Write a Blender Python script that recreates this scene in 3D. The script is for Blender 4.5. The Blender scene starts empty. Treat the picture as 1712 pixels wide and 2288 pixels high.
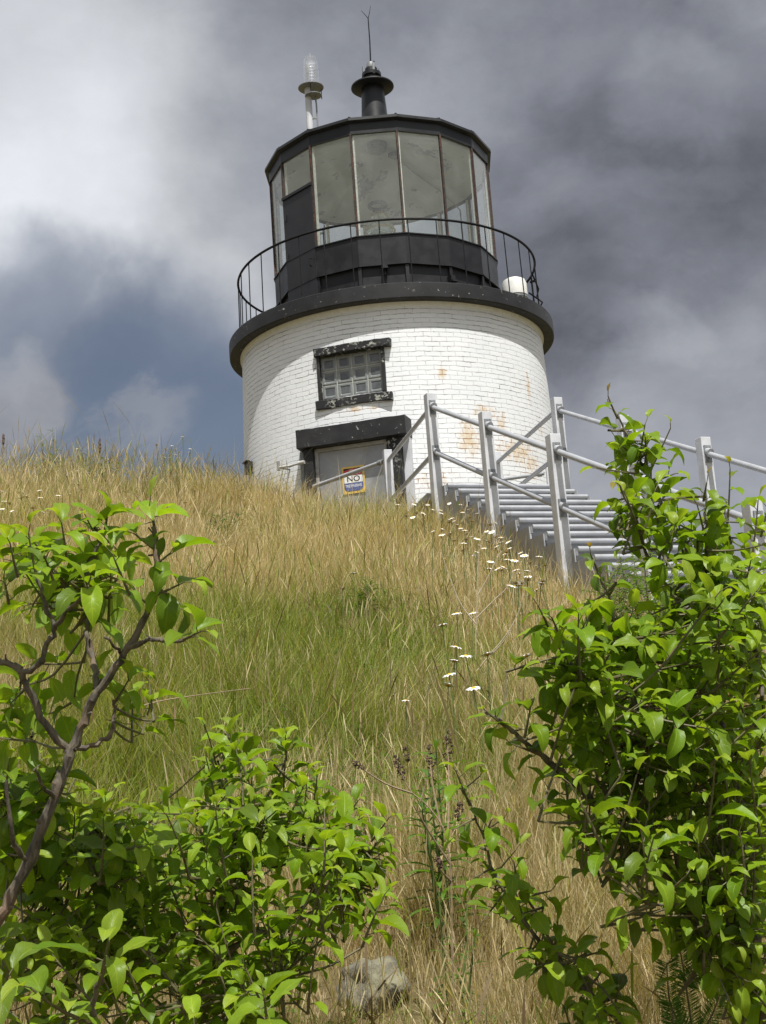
import bpy, math, random
import numpy as np
from mathutils import Vector, Matrix, noise
random.seed(7); rng = np.random.default_rng(7)
R = math.radians; PI = math.pi
scene = bpy.context.scene
C = scene.collection
# ---------------------------------------------------------------- camera
PITCH, ROLL, YAW, FPX = 0.194929, -0.070416, -0.015646, 3000.0
PW, PH = 1712.0, 2288.0
def V3(*a): return np.array(a, float)
cF = V3(math.sin(YAW)*math.cos(PITCH), math.cos(YAW)*math.cos(PITCH), math.sin(PITCH))
_r = V3(math.cos(YAW), -math.sin(YAW), 0); _u = np.cross(_r, cF)
cR = _r*math.cos(ROLL)+_u*math.sin(ROLL); cU = -_r*math.sin(ROLL)+_u*math.cos(ROLL)
cd = bpy.data.cameras.new('camera'); cam = bpy.data.objects.new('camera', cd); C.objects.link(cam)
cd.sensor_fit = 'VERTICAL'; cd.sensor_height = 24.0; cd.lens = 24.0*FPX/PH
cd.clip_start = 0.05; cd.clip_end = 3000
cam.matrix_world = Matrix(((cR[0], cU[0], -cF[0], 0), (cR[1], cU[1], -cF[1], 0), (cR[2], cU[2], -cF[2], 0), (0, 0, 0, 1)))
scene.camera = cam
# ---------------------------------------------------------------- sun, sky, exposure
SUN_AZ, SUN_EL = R(17), R(66)          # behind the camera, a little to its right
sv = Vector((math.sin(SUN_AZ)*math.cos(SUN_EL), -math.cos(SUN_AZ)*math.cos(SUN_EL), math.sin(SUN_EL)))
sl = bpy.data.lights.new('sun', 'SUN'); sl.energy = 4.6; sl.angle = R(0.5); sl.color = (1, 0.975, 0.925)
so = bpy.data.objects.new('sun', sl); C.objects.link(so)
so.rotation_euler = sv.to_track_quat('Z', 'Y').to_euler()
scene.view_settings.view_transform = 'Standard'; scene.view_settings.look = 'None'
scene.view_settings.exposure = 0.42; scene.view_settings.gamma = 1
world = bpy.data.worlds.new('World'); scene.world = world; world.use_nodes = True

class NT:
    """tiny node helper"""
    def __init__(s, tree): s.t = tree; s.n = tree.nodes; s.l = tree.links
    def new(s, typ, **kw):
        nd = s.n.new(typ)
        for k, v in kw.items():
            if k.startswith('_'): setattr(nd, k[1:], v)
        return nd
    def link(s, a, b): s.l.new(a, b)
    def put(s, sock, v):
        if isinstance(v, bpy.types.NodeSocket): s.l.new(v, sock)
        elif v is not None:
            try: sock.default_value = v
            except Exception: sock.default_value = (*v, 1.0)
    def math(s, op, a, b=None, c=None, clamp=False):
        nd = s.n.new('ShaderNodeMath'); nd.operation = op; nd.use_clamp = clamp
        s.put(nd.inputs[0], a)
        if b is not None: s.put(nd.inputs[1], b)
        if c is not None: s.put(nd.inputs[2], c)
        return nd.outputs[0]
    def vmath(s, op, a, b=None, scale=None):
        nd = s.n.new('ShaderNodeVectorMath'); nd.operation = op; s.put(nd.inputs[0], a)
        if b is not None: s.put(nd.inputs[1], b)
        if scale is not None: s.put(nd.inputs['Scale'], scale)
        return nd.outputs['Value'] if op in ('DOT_PRODUCT', 'LENGTH', 'DISTANCE') else nd.outputs[0]
    def noise(s, vec, scale, detail=4, rough=.55, dist=0, out=0):
        nd = s.n.new('ShaderNodeTexNoise'); s.put(nd.inputs['Vector'], vec)
        nd.inputs['Scale'].default_value = scale; nd.inputs['Detail'].default_value = detail
        nd.inputs['Roughness'].default_value = rough; nd.inputs['Distortion'].default_value = dist
        return nd.outputs[out]
    def ramp(s, fac, a, b, ca=0., cb=1., smooth=True):
        nd = s.n.new('ShaderNodeMapRange'); nd.interpolation_type = 'SMOOTHSTEP' if smooth else 'LINEAR'
        s.put(nd.inputs[0], fac); nd.inputs[1].default_value = a; nd.inputs[2].default_value = b
        nd.inputs[3].default_value = ca; nd.inputs[4].default_value = cb
        return nd.outputs[0]
    def mix(s, fac, a, b):
        nd = s.n.new('ShaderNodeMix'); nd.data_type = 'RGBA'
        s.put(nd.inputs[0], fac); s.put(nd.inputs[6], a); s.put(nd.inputs[7], b)
        return nd.outputs[2]
    def mul(s, a, b):
        nd = s.n.new('ShaderNodeMix'); nd.data_type = 'RGBA'; nd.blend_type = 'MULTIPLY'
        nd.inputs[0].default_value = 1; s.put(nd.inputs[6], a); s.put(nd.inputs[7], b)
        return nd.outputs[2]

def dirpx(px, py):
    d = cF + cR*((px-PW/2)/FPX) - cU*((py-PH/2)/FPX)
    return d
def aty(px, py, Y):
    d = dirpx(px, py); return d*(Y/d[1])

w = NT(world.node_tree); w.n.clear()
wo = w.new('ShaderNodeOutputWorld')
tc = w.new('ShaderNodeTexCoord'); D0 = w.vmath('NORMALIZE', tc.outputs['Generated'])
sky = w.new('ShaderNodeTexSky'); sky.sky_type = 'NISHITA'; sky.sun_disc = False
sky.sun_elevation = SUN_EL; sky.sun_rotation = PI - SUN_AZ; sky.altitude = 30; sky.dust_density = 1.5
wn = w.noise(D0, 3.2, 5, .55, out=1)
wv = w.vmath('SUBTRACT', wn, (.5, .5, .5)); wv = w.vmath('SCALE', wv, scale=.17)
DW = w.vmath('NORMALIZE', w.vmath('ADD', D0, wv))
wn2 = w.noise(D0, 11, 5, .6, out=1)
wv2 = w.vmath('SCALE', w.vmath('SUBTRACT', wn2, (.5, .5, .5)), scale=.055)
DW = w.vmath('NORMALIZE', w.vmath('ADD', DW, wv2))
def blob(px, py, r0, r1):            # soft patch of sky in a fixed world direction; radii in degrees
    c = dirpx(px, py); c = c/np.linalg.norm(c)
    return w.ramp(w.vmath('DOT_PRODUCT', DW, tuple(c)), math.cos(R(r1)), math.cos(R(r0)))
val = .325
for (px, py, r0, r1, dv) in [(-50, 200, 0, 12, .30), (120, 520, 1, 7, .13), (350, 330, 0, 5, .06), (420, 640, 0, 6, .10), (480, 740, 0, 3.6, .14), (60, 560, 0, 5, .08),
                             (1500, 620, 0, 11, -.105), (1250, 720, 0, 5, -.07), (1600, 80, 1, 8, -.08), (1250, 60, 0, 7, -.06), (760, 40, 0, 5, -.06),
                             (1350, 120, 0, 3.5, .03), (1480, 160, 0, 3, .10), (1000, 230, 0, 4, .05), (1640, 900, 0, 6, .12), (1300, 1000, 0, 5, .04),
                             (160, 690, 0, 4, -.05), (1450, 740, 0, 2.2, .06)]:
    val = w.math('MULTIPLY_ADD', blob(px, py, r0, r1), dv, val)
for (dx, dy, dz, r0, r1, dv) in [(.75, .62, .35, 4, 26, .45), (.30, -.85, .9, 10, 60, .40), (-.8, .3, .5, 5, 35, .25)]:   # lighter cloud added out of frame for pane reflections and ambient light
    c_ = np.array((dx, dy, dz))/math.sqrt(dx*dx+dy*dy+dz*dz)
    val = w.math('MULTIPLY_ADD', w.ramp(w.vmath('DOT_PRODUCT', DW, tuple(c_)), math.cos(R(r1)), math.cos(R(r0))), dv, val)
wd = w.noise(w.vmath('MULTIPLY', D0, (1, 1, 1.5)), 6.5, 7, .55)
val = w.math('MULTIPLY_ADD', w.math('SUBTRACT', wd, .5), .25, val)
wd2 = w.noise(w.vmath('MULTIPLY', D0, (1, 1, 1.3)), 22, 5, .6)
val = w.math('MULTIPLY_ADD', w.math('SUBTRACT', wd2, .5), .09, val)
wd3 = w.noise(w.vmath('MULTIPLY', DW, (1, 1, 1.7)), 9, 8, .62)
val = w.math('ADD', val, w.ramp(wd3, .42, .62, -.012, .018))
val = w.math('MAXIMUM', val, .11)
val = w.math('MAXIMUM', val, .11)
tint = w.mix(w.ramp(val, .12, .55), (.865, .92, 1.09), (.94, .97, 1.03))
val = w.math('MULTIPLY', val, .80)
cloud = w.vmath('SCALE', tint, scale=val)
blue = w.math('MAXIMUM', blob(300, 900, 1.6, 6.6), w.math('MULTIPLY', blob(80, 720, .5, 4.5), .8))
blue = w.math('MAXIMUM', blue, w.math('MULTIPLY', blob(440, 1010, 1.5, 5.5), 1.))
wisp = w.math('MAXIMUM', blob(20, 885, .3, 2.4), w.math('MULTIPLY', w.math('MULTIPLY', blob(245, 935, .1, 2.6), w.ramp(wd3, .48, .64)), .55))
blue = w.math('MULTIPLY', w.math('SUBTRACT', blue, wisp, clamp=True), .86)
bgc = w.new('ShaderNodeBackground'); w.put(bgc.inputs[0], cloud); bgc.inputs[1].default_value = 1
bgs = w.new('ShaderNodeBackground')
w.put(bgs.inputs[0], w.mul(sky.outputs[0], (1.02, .93, .90, 1))); bgs.inputs[1].default_value = .052
ms = w.new('ShaderNodeMixShader'); w.put(ms.inputs[0], blue); w.link(bgc.outputs[0], ms.inputs[1]); w.link(bgs.outputs[0], ms.inputs[2])
w.link(ms.outputs[0], wo.inputs[0])

# ---------------------------------------------------------------- object helpers
ORG = {}
def link(o): C.objects.link(o); return o
def thing(name, label, cat, loc=(0, 0, 0), group=None):
    o = bpy.data.objects.new(name, None); link(o); o.location = loc; o.empty_display_size = .2
    ORG[o.name] = V3(*loc); o['label'] = label; o['category'] = cat
    if group: o['group'] = group
    return o
def tag(o, label=None, cat=None, group=None, kind=None):
    for k, v in (('label', label), ('category', cat), ('group', group), ('kind', kind)):
        if v: o[k] = v
    return o
def org_of(p):
    return ORG.get(p.name, V3(0, 0, 0)) if p is not None else V3(0, 0, 0)
def add_mesh(name, me, parent=None, loc=None):
    o = bpy.data.objects.new(name, me); link(o)
    if parent is not None: o.parent = parent; ORG[o.name] = org_of(parent)
    if loc is not None: o.location = loc; ORG[o.name] = V3(*loc)
    return o

class MB:
    def __init__(s): s.v = []; s.f = []; s.mi = []; s.m = 0
    def add(s, vs, fs):
        b = len(s.v); s.v += [tuple(map(float, p)) for p in vs]
        for f in fs: s.f.append([b+i for i in f]); s.mi.append(s.m)
        return s
    def hexa(s, p):      # 8 corners: bottom 4 ccw, top 4 ccw
        return s.add(p, [(3, 2, 1, 0), (4, 5, 6, 7), (0, 1, 5, 4), (1, 2, 6, 5), (2, 3, 7, 6), (3, 0, 4, 7)])
    def box(s, c, ex, ey, ez, hx, hy, hz):
        c, ex, ey, ez = map(np.asarray, (c, ex, ey, ez))
        P = [c+ex*a*hx+ey*b*hy+ez*d*hz for d in (-1, 1) for a, b in ((-1, -1), (1, -1), (1, 1), (-1, 1))]
        return s.hexa(P)
    def tube(s, pts, rad, n=8, cap=True):
        pts = [np.asarray(p, float) for p in pts]; k = len(pts)
        if not hasattr(rad, '__len__'): rad = [rad]*k
        ref = None; rings = []
        for i in range(k):
            t = pts[min(i+1, k-1)]-pts[max(i-1, 0)]; t = t/(np.linalg.norm(t)+1e-12)
            if ref is None: ref = np.cross(t, (0, 0, 1.) if abs(t[2]) < .9 else (1., 0, 0))
            a = ref-t*(ref@t); a /= (np.linalg.norm(a)+1e-12); ref = a; b = np.cross(t, a)
            rings.append([pts[i]+rad[i]*(a*math.cos(2*PI*j/n)+b*math.sin(2*PI*j/n)) for j in range(n)])
        vs = [p for r in rings for p in r]
        fs = [(i*n+j, i*n+(j+1) % n, (i+1)*n+(j+1) % n, (i+1)*n+j) for i in range(k-1) for j in range(n)]
        if cap: fs += [tuple(range(n-1, -1, -1)), tuple((k-1)*n+j for j in range(n))]
        return s.add(vs, fs)
    def lathe(s, c, prof, n=64, a0=0., closed=False):
        """prof: (r, z) going outwards/upwards"""
        cx, cy = c; m = len(prof)
        vs = [(cx+r*math.sin(a0+2*PI*j/n), cy-r*math.cos(a0+2*PI*j/n), z) for r, z in prof for j in range(n)]
        fs = []
        for i in range(m if closed else m-1):
            i2 = (i+1) % m
            for j in range(n): fs.append((i*n+j, i*n+(j+1) % n, i2*n+(j+1) % n, i2*n+j))
        return s.add(vs, fs)
    def build(s, name, mat, parent=None, smooth=False, bevel=0, angle=35):
        o0 = org_of(parent)
        me = bpy.data.meshes.new(name); me.from_pydata([tuple(np.asarray(v)-o0) for v in s.v], [], s.f)
        for m in (mat if isinstance(mat, (list, tuple)) else [mat]): me.materials.append(m)
        if isinstance(mat, (list, tuple)): me.polygons.foreach_set('material_index', s.mi)
        me.validate(); me.update()
        o = add_mesh(name, me, parent)
        if smooth:
            me.shade_smooth()
            me.set_sharp_from_angle(angle=R(angle))
        if bevel:
            b = o.modifiers.new('bevel', 'BEVEL'); b.width = bevel; b.segments = 2; b.limit_method = 'ANGLE'; b.angle_limit = R(40)
        return o

def raw_mesh(name, verts, quads, mats, col=None, uv=None, matidx=None, smooth=True):
    """numpy verts (n,3), faces (m,4) (tri faces repeat nothing: use -1 for 4th)"""
    me = bpy.data.meshes.new(name); n = len(verts); m = len(quads)
    me.vertices.add(n); me.vertices.foreach_set('co', np.ascontiguousarray(verts, dtype=np.float32).ravel())
    me.loops.add(m*4); me.loops.foreach_set('vertex_index', np.ascontiguousarray(quads, dtype=np.int32).ravel())
    me.polygons.add(m); me.polygons.foreach_set('loop_start', np.arange(0, m*4, 4, dtype=np.int32))
    try: me.polygons.foreach_set('loop_total', np.full(m, 4, dtype=np.int32))
    except Exception: pass
    for mt in mats: me.materials.append(mt)
    me.update(calc_edges=True)
    if matidx is not None: me.polygons.foreach_set('material_index', matidx.astype(np.int32))
    if smooth: me.polygons.foreach_set('use_smooth', np.ones(m, dtype=bool))
    if col is not None:
        a = me.color_attributes.new('col', 'FLOAT_COLOR', 'POINT')
        c4 = np.ones((n, 4), np.float32); c4[:, :3] = col; a.data.foreach_set('color', c4.ravel())
    if uv is not None:
        a = me.attributes.new('luv', 'FLOAT2', 'POINT'); a.data.foreach_set('vector', np.ascontiguousarray(uv, dtype=np.float32).ravel())
    me.update()
    return me

# ---------------------------------------------------------------- materials
def mat(name):
    m = bpy.data.materials.new(name); m.use_nodes = True; t = NT(m.node_tree); t.n.clear()
    o = t.new('ShaderNodeOutputMaterial'); b = t.new('ShaderNodeBsdfPrincipled'); t.link(b.outputs[0], o.inputs[0])
    t.b = b; t.o = o; t.m = m; t.geo = t.new('ShaderNodeTexCoord').outputs['Object']
    return t
def bump(t, h, strength=.3, dist=.01, target=None):
    n = t.new('ShaderNodeBump'); n.inputs['Strength'].default_value = strength; n.inputs['Distance'].default_value = dist
    t.put(n.inputs['Height'], h); t.link(n.outputs[0], (target or t.b).inputs['Normal'])
def simple(name, col, rough=.5, metal=0., var=.12, scale=9, bmp=.15, spec=.5):
    t = mat(name); n = t.noise(t.geo, scale, 5, .6)
    c0 = tuple(x*(1-var) for x in col); c1 = tuple(min(1, x*(1+var)) for x in col)
    t.put(t.b.inputs['Base Color'], t.mix(t.ramp(n, .3, .7), (*c0, 1), (*c1, 1)))
    t.put(t.b.inputs['Roughness'], t.ramp(n, .2, .8, rough*.85, min(1, rough*1.2)))
    t.b.inputs['Metallic'].default_value = metal; t.b.inputs['Specular IOR Level'].default_value = spec
    if bmp: bump(t, t.noise(t.geo, scale*6, 3), bmp, .004)
    return t.m
def blackpaint(name, chips, scale, base=(.016, .016, .017), chipcol=(.42, .42, .38), rough=.55, bstr=.5):
    """black paint that has flaked: pale chips where two noises coincide"""
    t = mat(name)
    n1 = t.noise(t.geo, scale, 6, .65); n2 = t.noise(t.geo, scale*.22, 3, .5)
    f = t.math('MULTIPLY', t.ramp(n1, chips, chips+.025), t.ramp(n2, .42, .60))
    g = t.noise(t.geo, 3, 5, .6); dust = t.ramp(g, .3, .75)
    b = t.mix(dust, (*base, 1), (*[x*1.9 for x in base], 1))
    t.put(t.b.inputs['Base Color'], t.mix(f, b, (*chipcol, 1)))
    t.put(t.b.inputs['Roughness'], rough); t.b.inputs['Specular IOR Level'].default_value = .3
    h = t.math('ADD', t.math('MULTIPLY', f, .5), t.math('MULTIPLY', t.noise(t.geo, scale*2.5, 4), .35))
    bump(t, h, bstr, .008)
    return t.m
M = {}
M['black_stone'] = blackpaint('flaking_black_paint_on_stone', .635, 22)
M['black_trim'] = blackpaint('heavily_flaked_black_paint', .55, 19, chipcol=(.38, .39, .34), bstr=.8)
M['black_lintel'] = blackpaint('black_paint_with_few_chips', .63, 20)
M['black_metal'] = simple('black_painted_iron', (.016, .016, .018), .45, 0, .3, 5, .12, .35)
M['black_roof'] = simple('black_roof_iron', (.015, .016, .018), .45, 0, .25, 4, .12, .35)
M['rail_metal'] = simple('black_rail_iron', (.014, .014, .016), .6, 0, .3, 20, .1, .15)
M['white_paint'] = simple('white_paint', (.74, .74, .70), .5, 0, .06, 12, .1)
M['putty'] = simple('old_white_putty', (.66, .65, .58), .7, 0, .25, 40, .3)
M['galv'] = simple('grey_painted_galvanised_steel', (.37, .38, .40), .46, .15, .09, 7, .1)
M['galv_post'] = simple('grey_painted_post_steel', (.56, .57, .595), .5, .0, .13, 6, .12)
M['galv_dark'] = simple('dull_grey_bracket_steel', (.24, .25, .26), .5, .3, .2, 30, .2)
M['grey_side'] = simple('grey_stringer_steel', (.34, .345, .36), .6, 0, .12, 5, .1)
M['ceiling'] = None
t = mat('rusty_glazing_bar'); n = t.noise(t.geo, 30, 5, .65)
t.put(t.b.inputs['Base Color'], t.mix(t.ramp(n, .44, .66), (.022, .018, .017, 1), (.12, .048, .026, 1))); t.b.inputs['Roughness'].default_value = .75
bump(t, n, .5, .004); M['mullion'] = t.m
t = mat('peeling_ceiling_paint'); n = t.noise(t.geo, 2.6, 6, .6); n2 = t.noise(t.geo, 13, 5, .6)
f = t.math('MULTIPLY', t.ramp(n, .60, .615), t.ramp(n2, .40, .48)); f = t.math('MAXIMUM', f, t.math('MULTIPLY', t.ramp(n2, .68, .70), .8))
t.put(t.b.inputs['Base Color'], t.mix(f, (.47, .50, .50, 1), (.22, .23, .25, 1))); t.b.inputs['Roughness'].default_value = .7; M['ceiling'] = t.m
# clear window glass: see-through with a reflection that grows towards grazing
def glass(name, tintc, fac0=.04, rough=.02, milk=0., dc=(.74, .74, .71)):
    m = bpy.data.materials.new(name); m.use_nodes = True; t = NT(m.node_tree); t.n.clear()
    o = t.new('ShaderNodeOutputMaterial'); tr = t.new('ShaderNodeBsdfTransparent'); tr.inputs[0].default_value = (*tintc, 1)
    gl = t.new('ShaderNodeBsdfGlossy'); gl.inputs['Roughness'].default_value = rough
    gg = t.new('ShaderNodeNewGeometry'); cs = t.math('ABSOLUTE', t.vmath('DOT_PRODUCT', gg.outputs['Normal'], gg.outputs['Incoming'])); fz_ = t.math('MULTIPLY_ADD', t.math('POWER', t.math('SUBTRACT', 1, cs, clamp=True), 5), .95, .045)
    ms = t.new('ShaderNodeMixShader'); t.put(ms.inputs[0], fz_); t.link(tr.outputs[0], ms.inputs[1]); t.link(gl.outputs[0], ms.inputs[2])
    df = t.new('ShaderNodeBsdfDiffuse'); df.inputs[0].default_value = (*dc, 1)
    tcx = t.new('ShaderNodeTexCoord'); nn = t.noise(tcx.outputs['Object'], 2.5, 5, .6)
    m2 = t.new('ShaderNodeMixShader'); t.put(m2.inputs[0], t.ramp(nn, .3, .8, milk*.5, milk*1.4)); t.link(ms.outputs[0], m2.inputs[1]); t.link(df.outputs[0], m2.inputs[2])
    t.link(m2.outputs[0], o.inputs[0]); return m
M['glass'] = glass('dusty_window_glass', (.96, .98, .97), milk=.06)
M['glass_clear'] = glass('clear_acrylic', (.97, .98, .99), milk=.10, rough=.05)
t = mat('cut_lens_glass'); t.b.inputs['Base Color'].default_value = (.86, .93, .86, 1); t.b.inputs['Roughness'].default_value = .05
t.b.inputs['Transmission Weight'].default_value = .6; t.b.inputs['IOR'].default_value = 1.5; M['lens'] = t.m
M['lamp_lens'] = glass('ribbed_clear_lens', (.97, .98, 1.), dc=(.92, .93, .97), milk=.62, rough=.08)
M['brass'] = simple('aged_brass', (.45, .33, .13), .35, .9, .2, 20, .1)
t = mat('glass_block'); t.b.inputs['Base Color'].default_value = (.17, .185, .19, 1); t.b.inputs['Roughness'].default_value = .22
t.b.inputs['Specular IOR Level'].default_value = .7; n = t.noise(t.geo, 6, 3)
t.put(t.b.inputs['Base Color'], t.mix(t.ramp(n, .3, .7), (.13, .14, .14, 1), (.07, .075, .085, 1)))
bump(t, t.noise(t.geo, 22, 3), .25, .01); M['gblock'] = t.m
M['gblock_edge'] = simple('glass_block_rim', (.20, .215, .21), .3, 0, .12, 20, .1, .8)
M['mortar'] = simple('pale_mortar', (.46, .47, .42), .75, 0, .12, 30, .3)
t = mat('dull_steel_door'); n = t.noise(t.vmath('MULTIPLY', t.geo, (1, 1, .8)), 2.2, 4, .5)
t.put(t.b.inputs['Base Color'], t.mix(t.ramp(n, .3, .7), (.30, .305, .31, 1), (.40, .405, .40, 1))); t.b.inputs['Metallic'].default_value = .55
t.put(t.b.inputs['Roughness'], t.ramp(n, .3, .7, .42, .55)); bump(t, t.noise(t.geo, 3.5, 3), .5, .02); M['door'] = t.m
M['door_frame'] = simple('grey_door_frame', (.40, .395, .38), .6, .2, .2, 12, .2)
M['rod'] = simple('pale_weathered_pipe', (.55, .55, .52), .5, .3, .15, 20, .2)
def sgn(name, col): return simple(name, col, .45, 0, .08, 30, .05)
M['s_yellow'] = sgn('sign_yellow', (.72, .50, .12)); M['s_red'] = sgn('sign_red', (.55, .05, .06)); M['s_white'] = sgn('sign_white', (.80, .80, .78))
M['s_blue'] = sgn('sign_blue', (.07, .11, .32)); M['s_black'] = sgn('sign_black', (.01, .01, .01)); M['s_letter'] = sgn('sign_letter_white', (.82, .82, .82))

# brick: painted courses on a cylinder about the z axis through the object's origin
def brickmat():
    t = mat('whitewashed_brick'); sx = t.new('ShaderNodeSeparateXYZ'); t.link(t.geo, sx.inputs[0])
    ang = t.math('ARCTAN2', sx.outputs[0], t.math('MULTIPLY', sx.outputs[1], -1)); u = t.math('MULTIPLY', ang, 2.24)
    z = sx.outputs[2]
    cb = t.new('ShaderNodeCombineXYZ'); t.put(cb.inputs[0], u); t.put(cb.inputs[1], z); uv = cb.outputs[0]
    wob = t.vmath('SCALE', t.vmath('SUBTRACT', t.noise(uv, 2.6, 4, .6, out=1), (.5, .5, .5)), scale=.05)
    wob2 = t.vmath('SCALE', t.vmath('SUBTRACT', t.noise(uv, 16, 3, .6, out=1), (.5, .5, .5)), scale=.016)
    uvw = t.vmath('ADD', t.vmath('ADD', uv, wob), wob2)
    br = t.new('ShaderNodeTexBrick'); t.link(uvw, br.inputs['Vector']); br.inputs['Scale'].default_value = 1
    br.inputs['Brick Width'].default_value = .215; br.inputs['Row Height'].default_value = .0665
    br.inputs['Mortar Size'].default_value = .0042; br.inputs['Mortar Smooth'].default_value = .55
    br.inputs['Color1'].default_value = (1, 1, 1, 1); br.inputs['Color2'].default_value = (.8, .8, .8, 1)
    br.offset = .5
    mort = br.outputs['Fac']
    patch = t.ramp(t.noise(uv, 2.1, 5, .7), .40, .62)
    patch2 = t.ramp(t.noise(t.vmath('MULTIPLY', uv, (3, 9, 1)), 2.2, 4, .6), .36, .60)
    wz = t.new('ShaderNodeSeparateXYZ'); t.link(uvw, wz.inputs[0]); fz = t.math('FRACT', t.math('DIVIDE', wz.outputs[1], .0665)); fz = t.math('ABSOLUTE', t.math('SUBTRACT', t.math('FRACT', t.math('ADD', fz, .5)), .5)); hl = t.ramp(fz, .045, .105, 1, 0)
    jm = t.math('MULTIPLY', t.math('MAXIMUM', hl, t.math('MULTIPLY', mort, t.ramp(t.noise(uv, 5.5, 3, .6), .42, .62, .1, .9))), t.math('MULTIPLY', t.math('MULTIPLY_ADD', patch, .70, .30), t.math('MULTIPLY_ADD', patch2, .75, .25)))
    basev = t.mix(t.ramp(t.noise(uv, 1.3, 5, .6), .3, .7), (.72, .74, .755, 1), (.78, .80, .815, 1))
    basev = t.mix(t.math('MULTIPLY', t.ramp(br.outputs['Color'], .8, 1.), .25), basev, (.84, .84, .83, 1))
    grime = t.ramp(t.noise(uv, 55, 4, .7), .68, .78)
    basev = t.mix(t.math('MULTIPLY', grime, .45), basev, (.40, .37, .33, 1))
    c = t.mix(t.math('MULTIPLY', jm, .92), basev, (.19, .165, .14, 1))
    # rust and dirt that has run out of the joints at fixed places (u, z, half-width, half-height, strength)
    rn = t.noise(t.vmath('MULTIPLY', uv, (1, .55, 1)), 16, 6, .75); rust = None
    for (az, zc, hu, hz, s) in [(23.9, 4.26, .20, .36, 1.25), (16.5, 5.14, .09, .13, 1.2), (54.6, 5.10, .07, .32, 1.1), (-13.5, 4.74, .22, .05, 1.0), (44, 4.15, .5, .25, 1.1), (31, 4.64, .24, .13, 1.0), (38, 4.5, .12, .3, .8), (50, 4.0, .3, .3, .9), (10, 3.7, .5, .2, .5), (60, 4.6, .1, .2, .8), (-8, 4.73, .15, .05, .8)]:
        du = t.math('DIVIDE', t.math('SUBTRACT', u, R(az)*2.24), hu); dz = t.math('DIVIDE', t.math('SUBTRACT', z, zc), hz)
        g = t.math('SUBTRACT', 1, t.math('SQRT', t.math('ADD', t.math('MULTIPLY', du, du), t.math('MULTIPLY', dz, dz))), clamp=True)
        g = t.math('MULTIPLY', g, s); rust = g if rust is None else t.math('MAXIMUM', rust, g)
    r1 = t.math('MULTIPLY', t.math('MULTIPLY', t.ramp(t.math('ADD', t.math('MULTIPLY', rust, .55), t.math('MULTIPLY', rn, 1.9)), 1.02, 1.55), t.ramp(rust, 0, .25)), t.math('GREATER_THAN', rust, .01))
    c = t.mix(t.math('MULTIPLY', r1, .62), c, (.60, .41, .17, 1))
    r2 = t.math('MULTIPLY', t.math('MULTIPLY', t.ramp(rust, .02, .35), t.math('MAXIMUM', mort, hl)), t.ramp(rn, .38, .55))
    c = t.mix(t.math('MULTIPLY', r2, .95), c, (.26, .12, .04, 1))
    # damp brownish run-off below the gallery and open black joints here and there
    hole = t.math('MULTIPLY', mort, t.ramp(t.noise(uv, 7.5, 3, .6), .66, .70))
    c = t.mix(hole, c, (.05, .045, .04, 1))
    t.put(t.b.inputs['Base Color'], c); t.b.inputs['Roughness'].default_value = .62; t.b.inputs['Specular IOR Level'].default_value = .3
    h = t.math('SUBTRACT', t.math('MULTIPLY', t.noise(uv, 30, 4, .6), .35), t.math('MULTIPLY', mort, .75))
    h = t.math('ADD', h, t.math('MULTIPLY', t.ramp(br.outputs['Color'], .8, 1.), .15))
    bump(t, h, .75, .009)
    return t.m
M['brick'] = brickmat()

# ---------------------------------------------------------------- terrain
TD = 19.129
def sstep(a, b, x): q = np.clip((x-a)/(b-a), 0, 1); return q*q*(3-2*q)
def hz(x, y):
    x = np.asarray(x, float); y = np.asarray(y, float)
    s = np.interp(x, [-12, -8, -4, -1.5, 0, .8, 1.3, 2, 3, 5, 9], [.345, .380, .383, .347, .322, .306, .287, .272, .25, .19, .10])
    a = np.where(y > 0, -1.9+s*y, -1.9+.12*y)
    p = np.interp(x, [-14, -9, -4, -1.5, -.8, .5, 1.2, 2.5, 4, 8, 16], [1.9, 2.92, 3.29, 2.98, 2.50, 2.36, 2.05, 1.3, .5, -1, -3])
    k = .55; h = np.clip(.5+.5*(p-a)/k, 0, 1); z = p*(1-h)+a*h-k*h*(1-h)
    r = np.hypot(x, y-TD); z = z+(2.28-z)*sstep(4.0, 2.7, r)*np.where(z > 2.3, 1, .7)
    z = z-.22*np.maximum(0, y-24)-.1*np.maximum(0, np.abs(x)-14)
    z = z+.05*np.sin(x*1.7+y*.9)*np.cos(y*1.3-x*.4)+.03*np.sin(x*3.9-1)*np.sin(y*3.1+2)
    far = np.hypot(x, y)
    z = np.where(z < -6, -6-3*(1-np.exp(-np.maximum(0, (-6-z))/8)), z)
    return z
def axis_pts(lo, hi, a, b, step, growth=1.25):
    c = list(np.arange(a, b+1e-6, step)); d = step
    l = [a]; 
    while l[-1] > lo: d *= growth; l.append(l[-1]-d)
    d = step; r = [b]
    while r[-1] < hi: d *= growth; r.append(r[-1]+d)
    return np.array(sorted(set(l[1:]+c+r[1:])))
xs = axis_pts(-900, 900, -9, 9, .16); ys = axis_pts(-900, 900, -1, 24, .16)
X, Y = np.meshgrid(xs, ys); Z = hz(X, Y)+.02*np.sin(X*9.1+Y*5)*np.sin(Y*8.3-X*3)
nx, ny = len(xs), len(ys); ii = np.arange(nx*ny).reshape(ny, nx)
q = np.stack([ii[:-1, :-1], ii[:-1, 1:], ii[1:, 1:], ii[1:, :-1]], -1).reshape(-1, 4)
t = mat('dry_turf_soil'); n = t.noise(t.geo, 1.2, 6, .6); n2 = t.noise(t.geo, 28, 5, .7)
c = t.mix(t.ramp(n, .35, .65), (.13, .095, .05, 1), (.075, .085, .03, 1)); c = t.mix(t.ramp(n2, .45, .7), c, (.22, .165, .085, 1))
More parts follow.
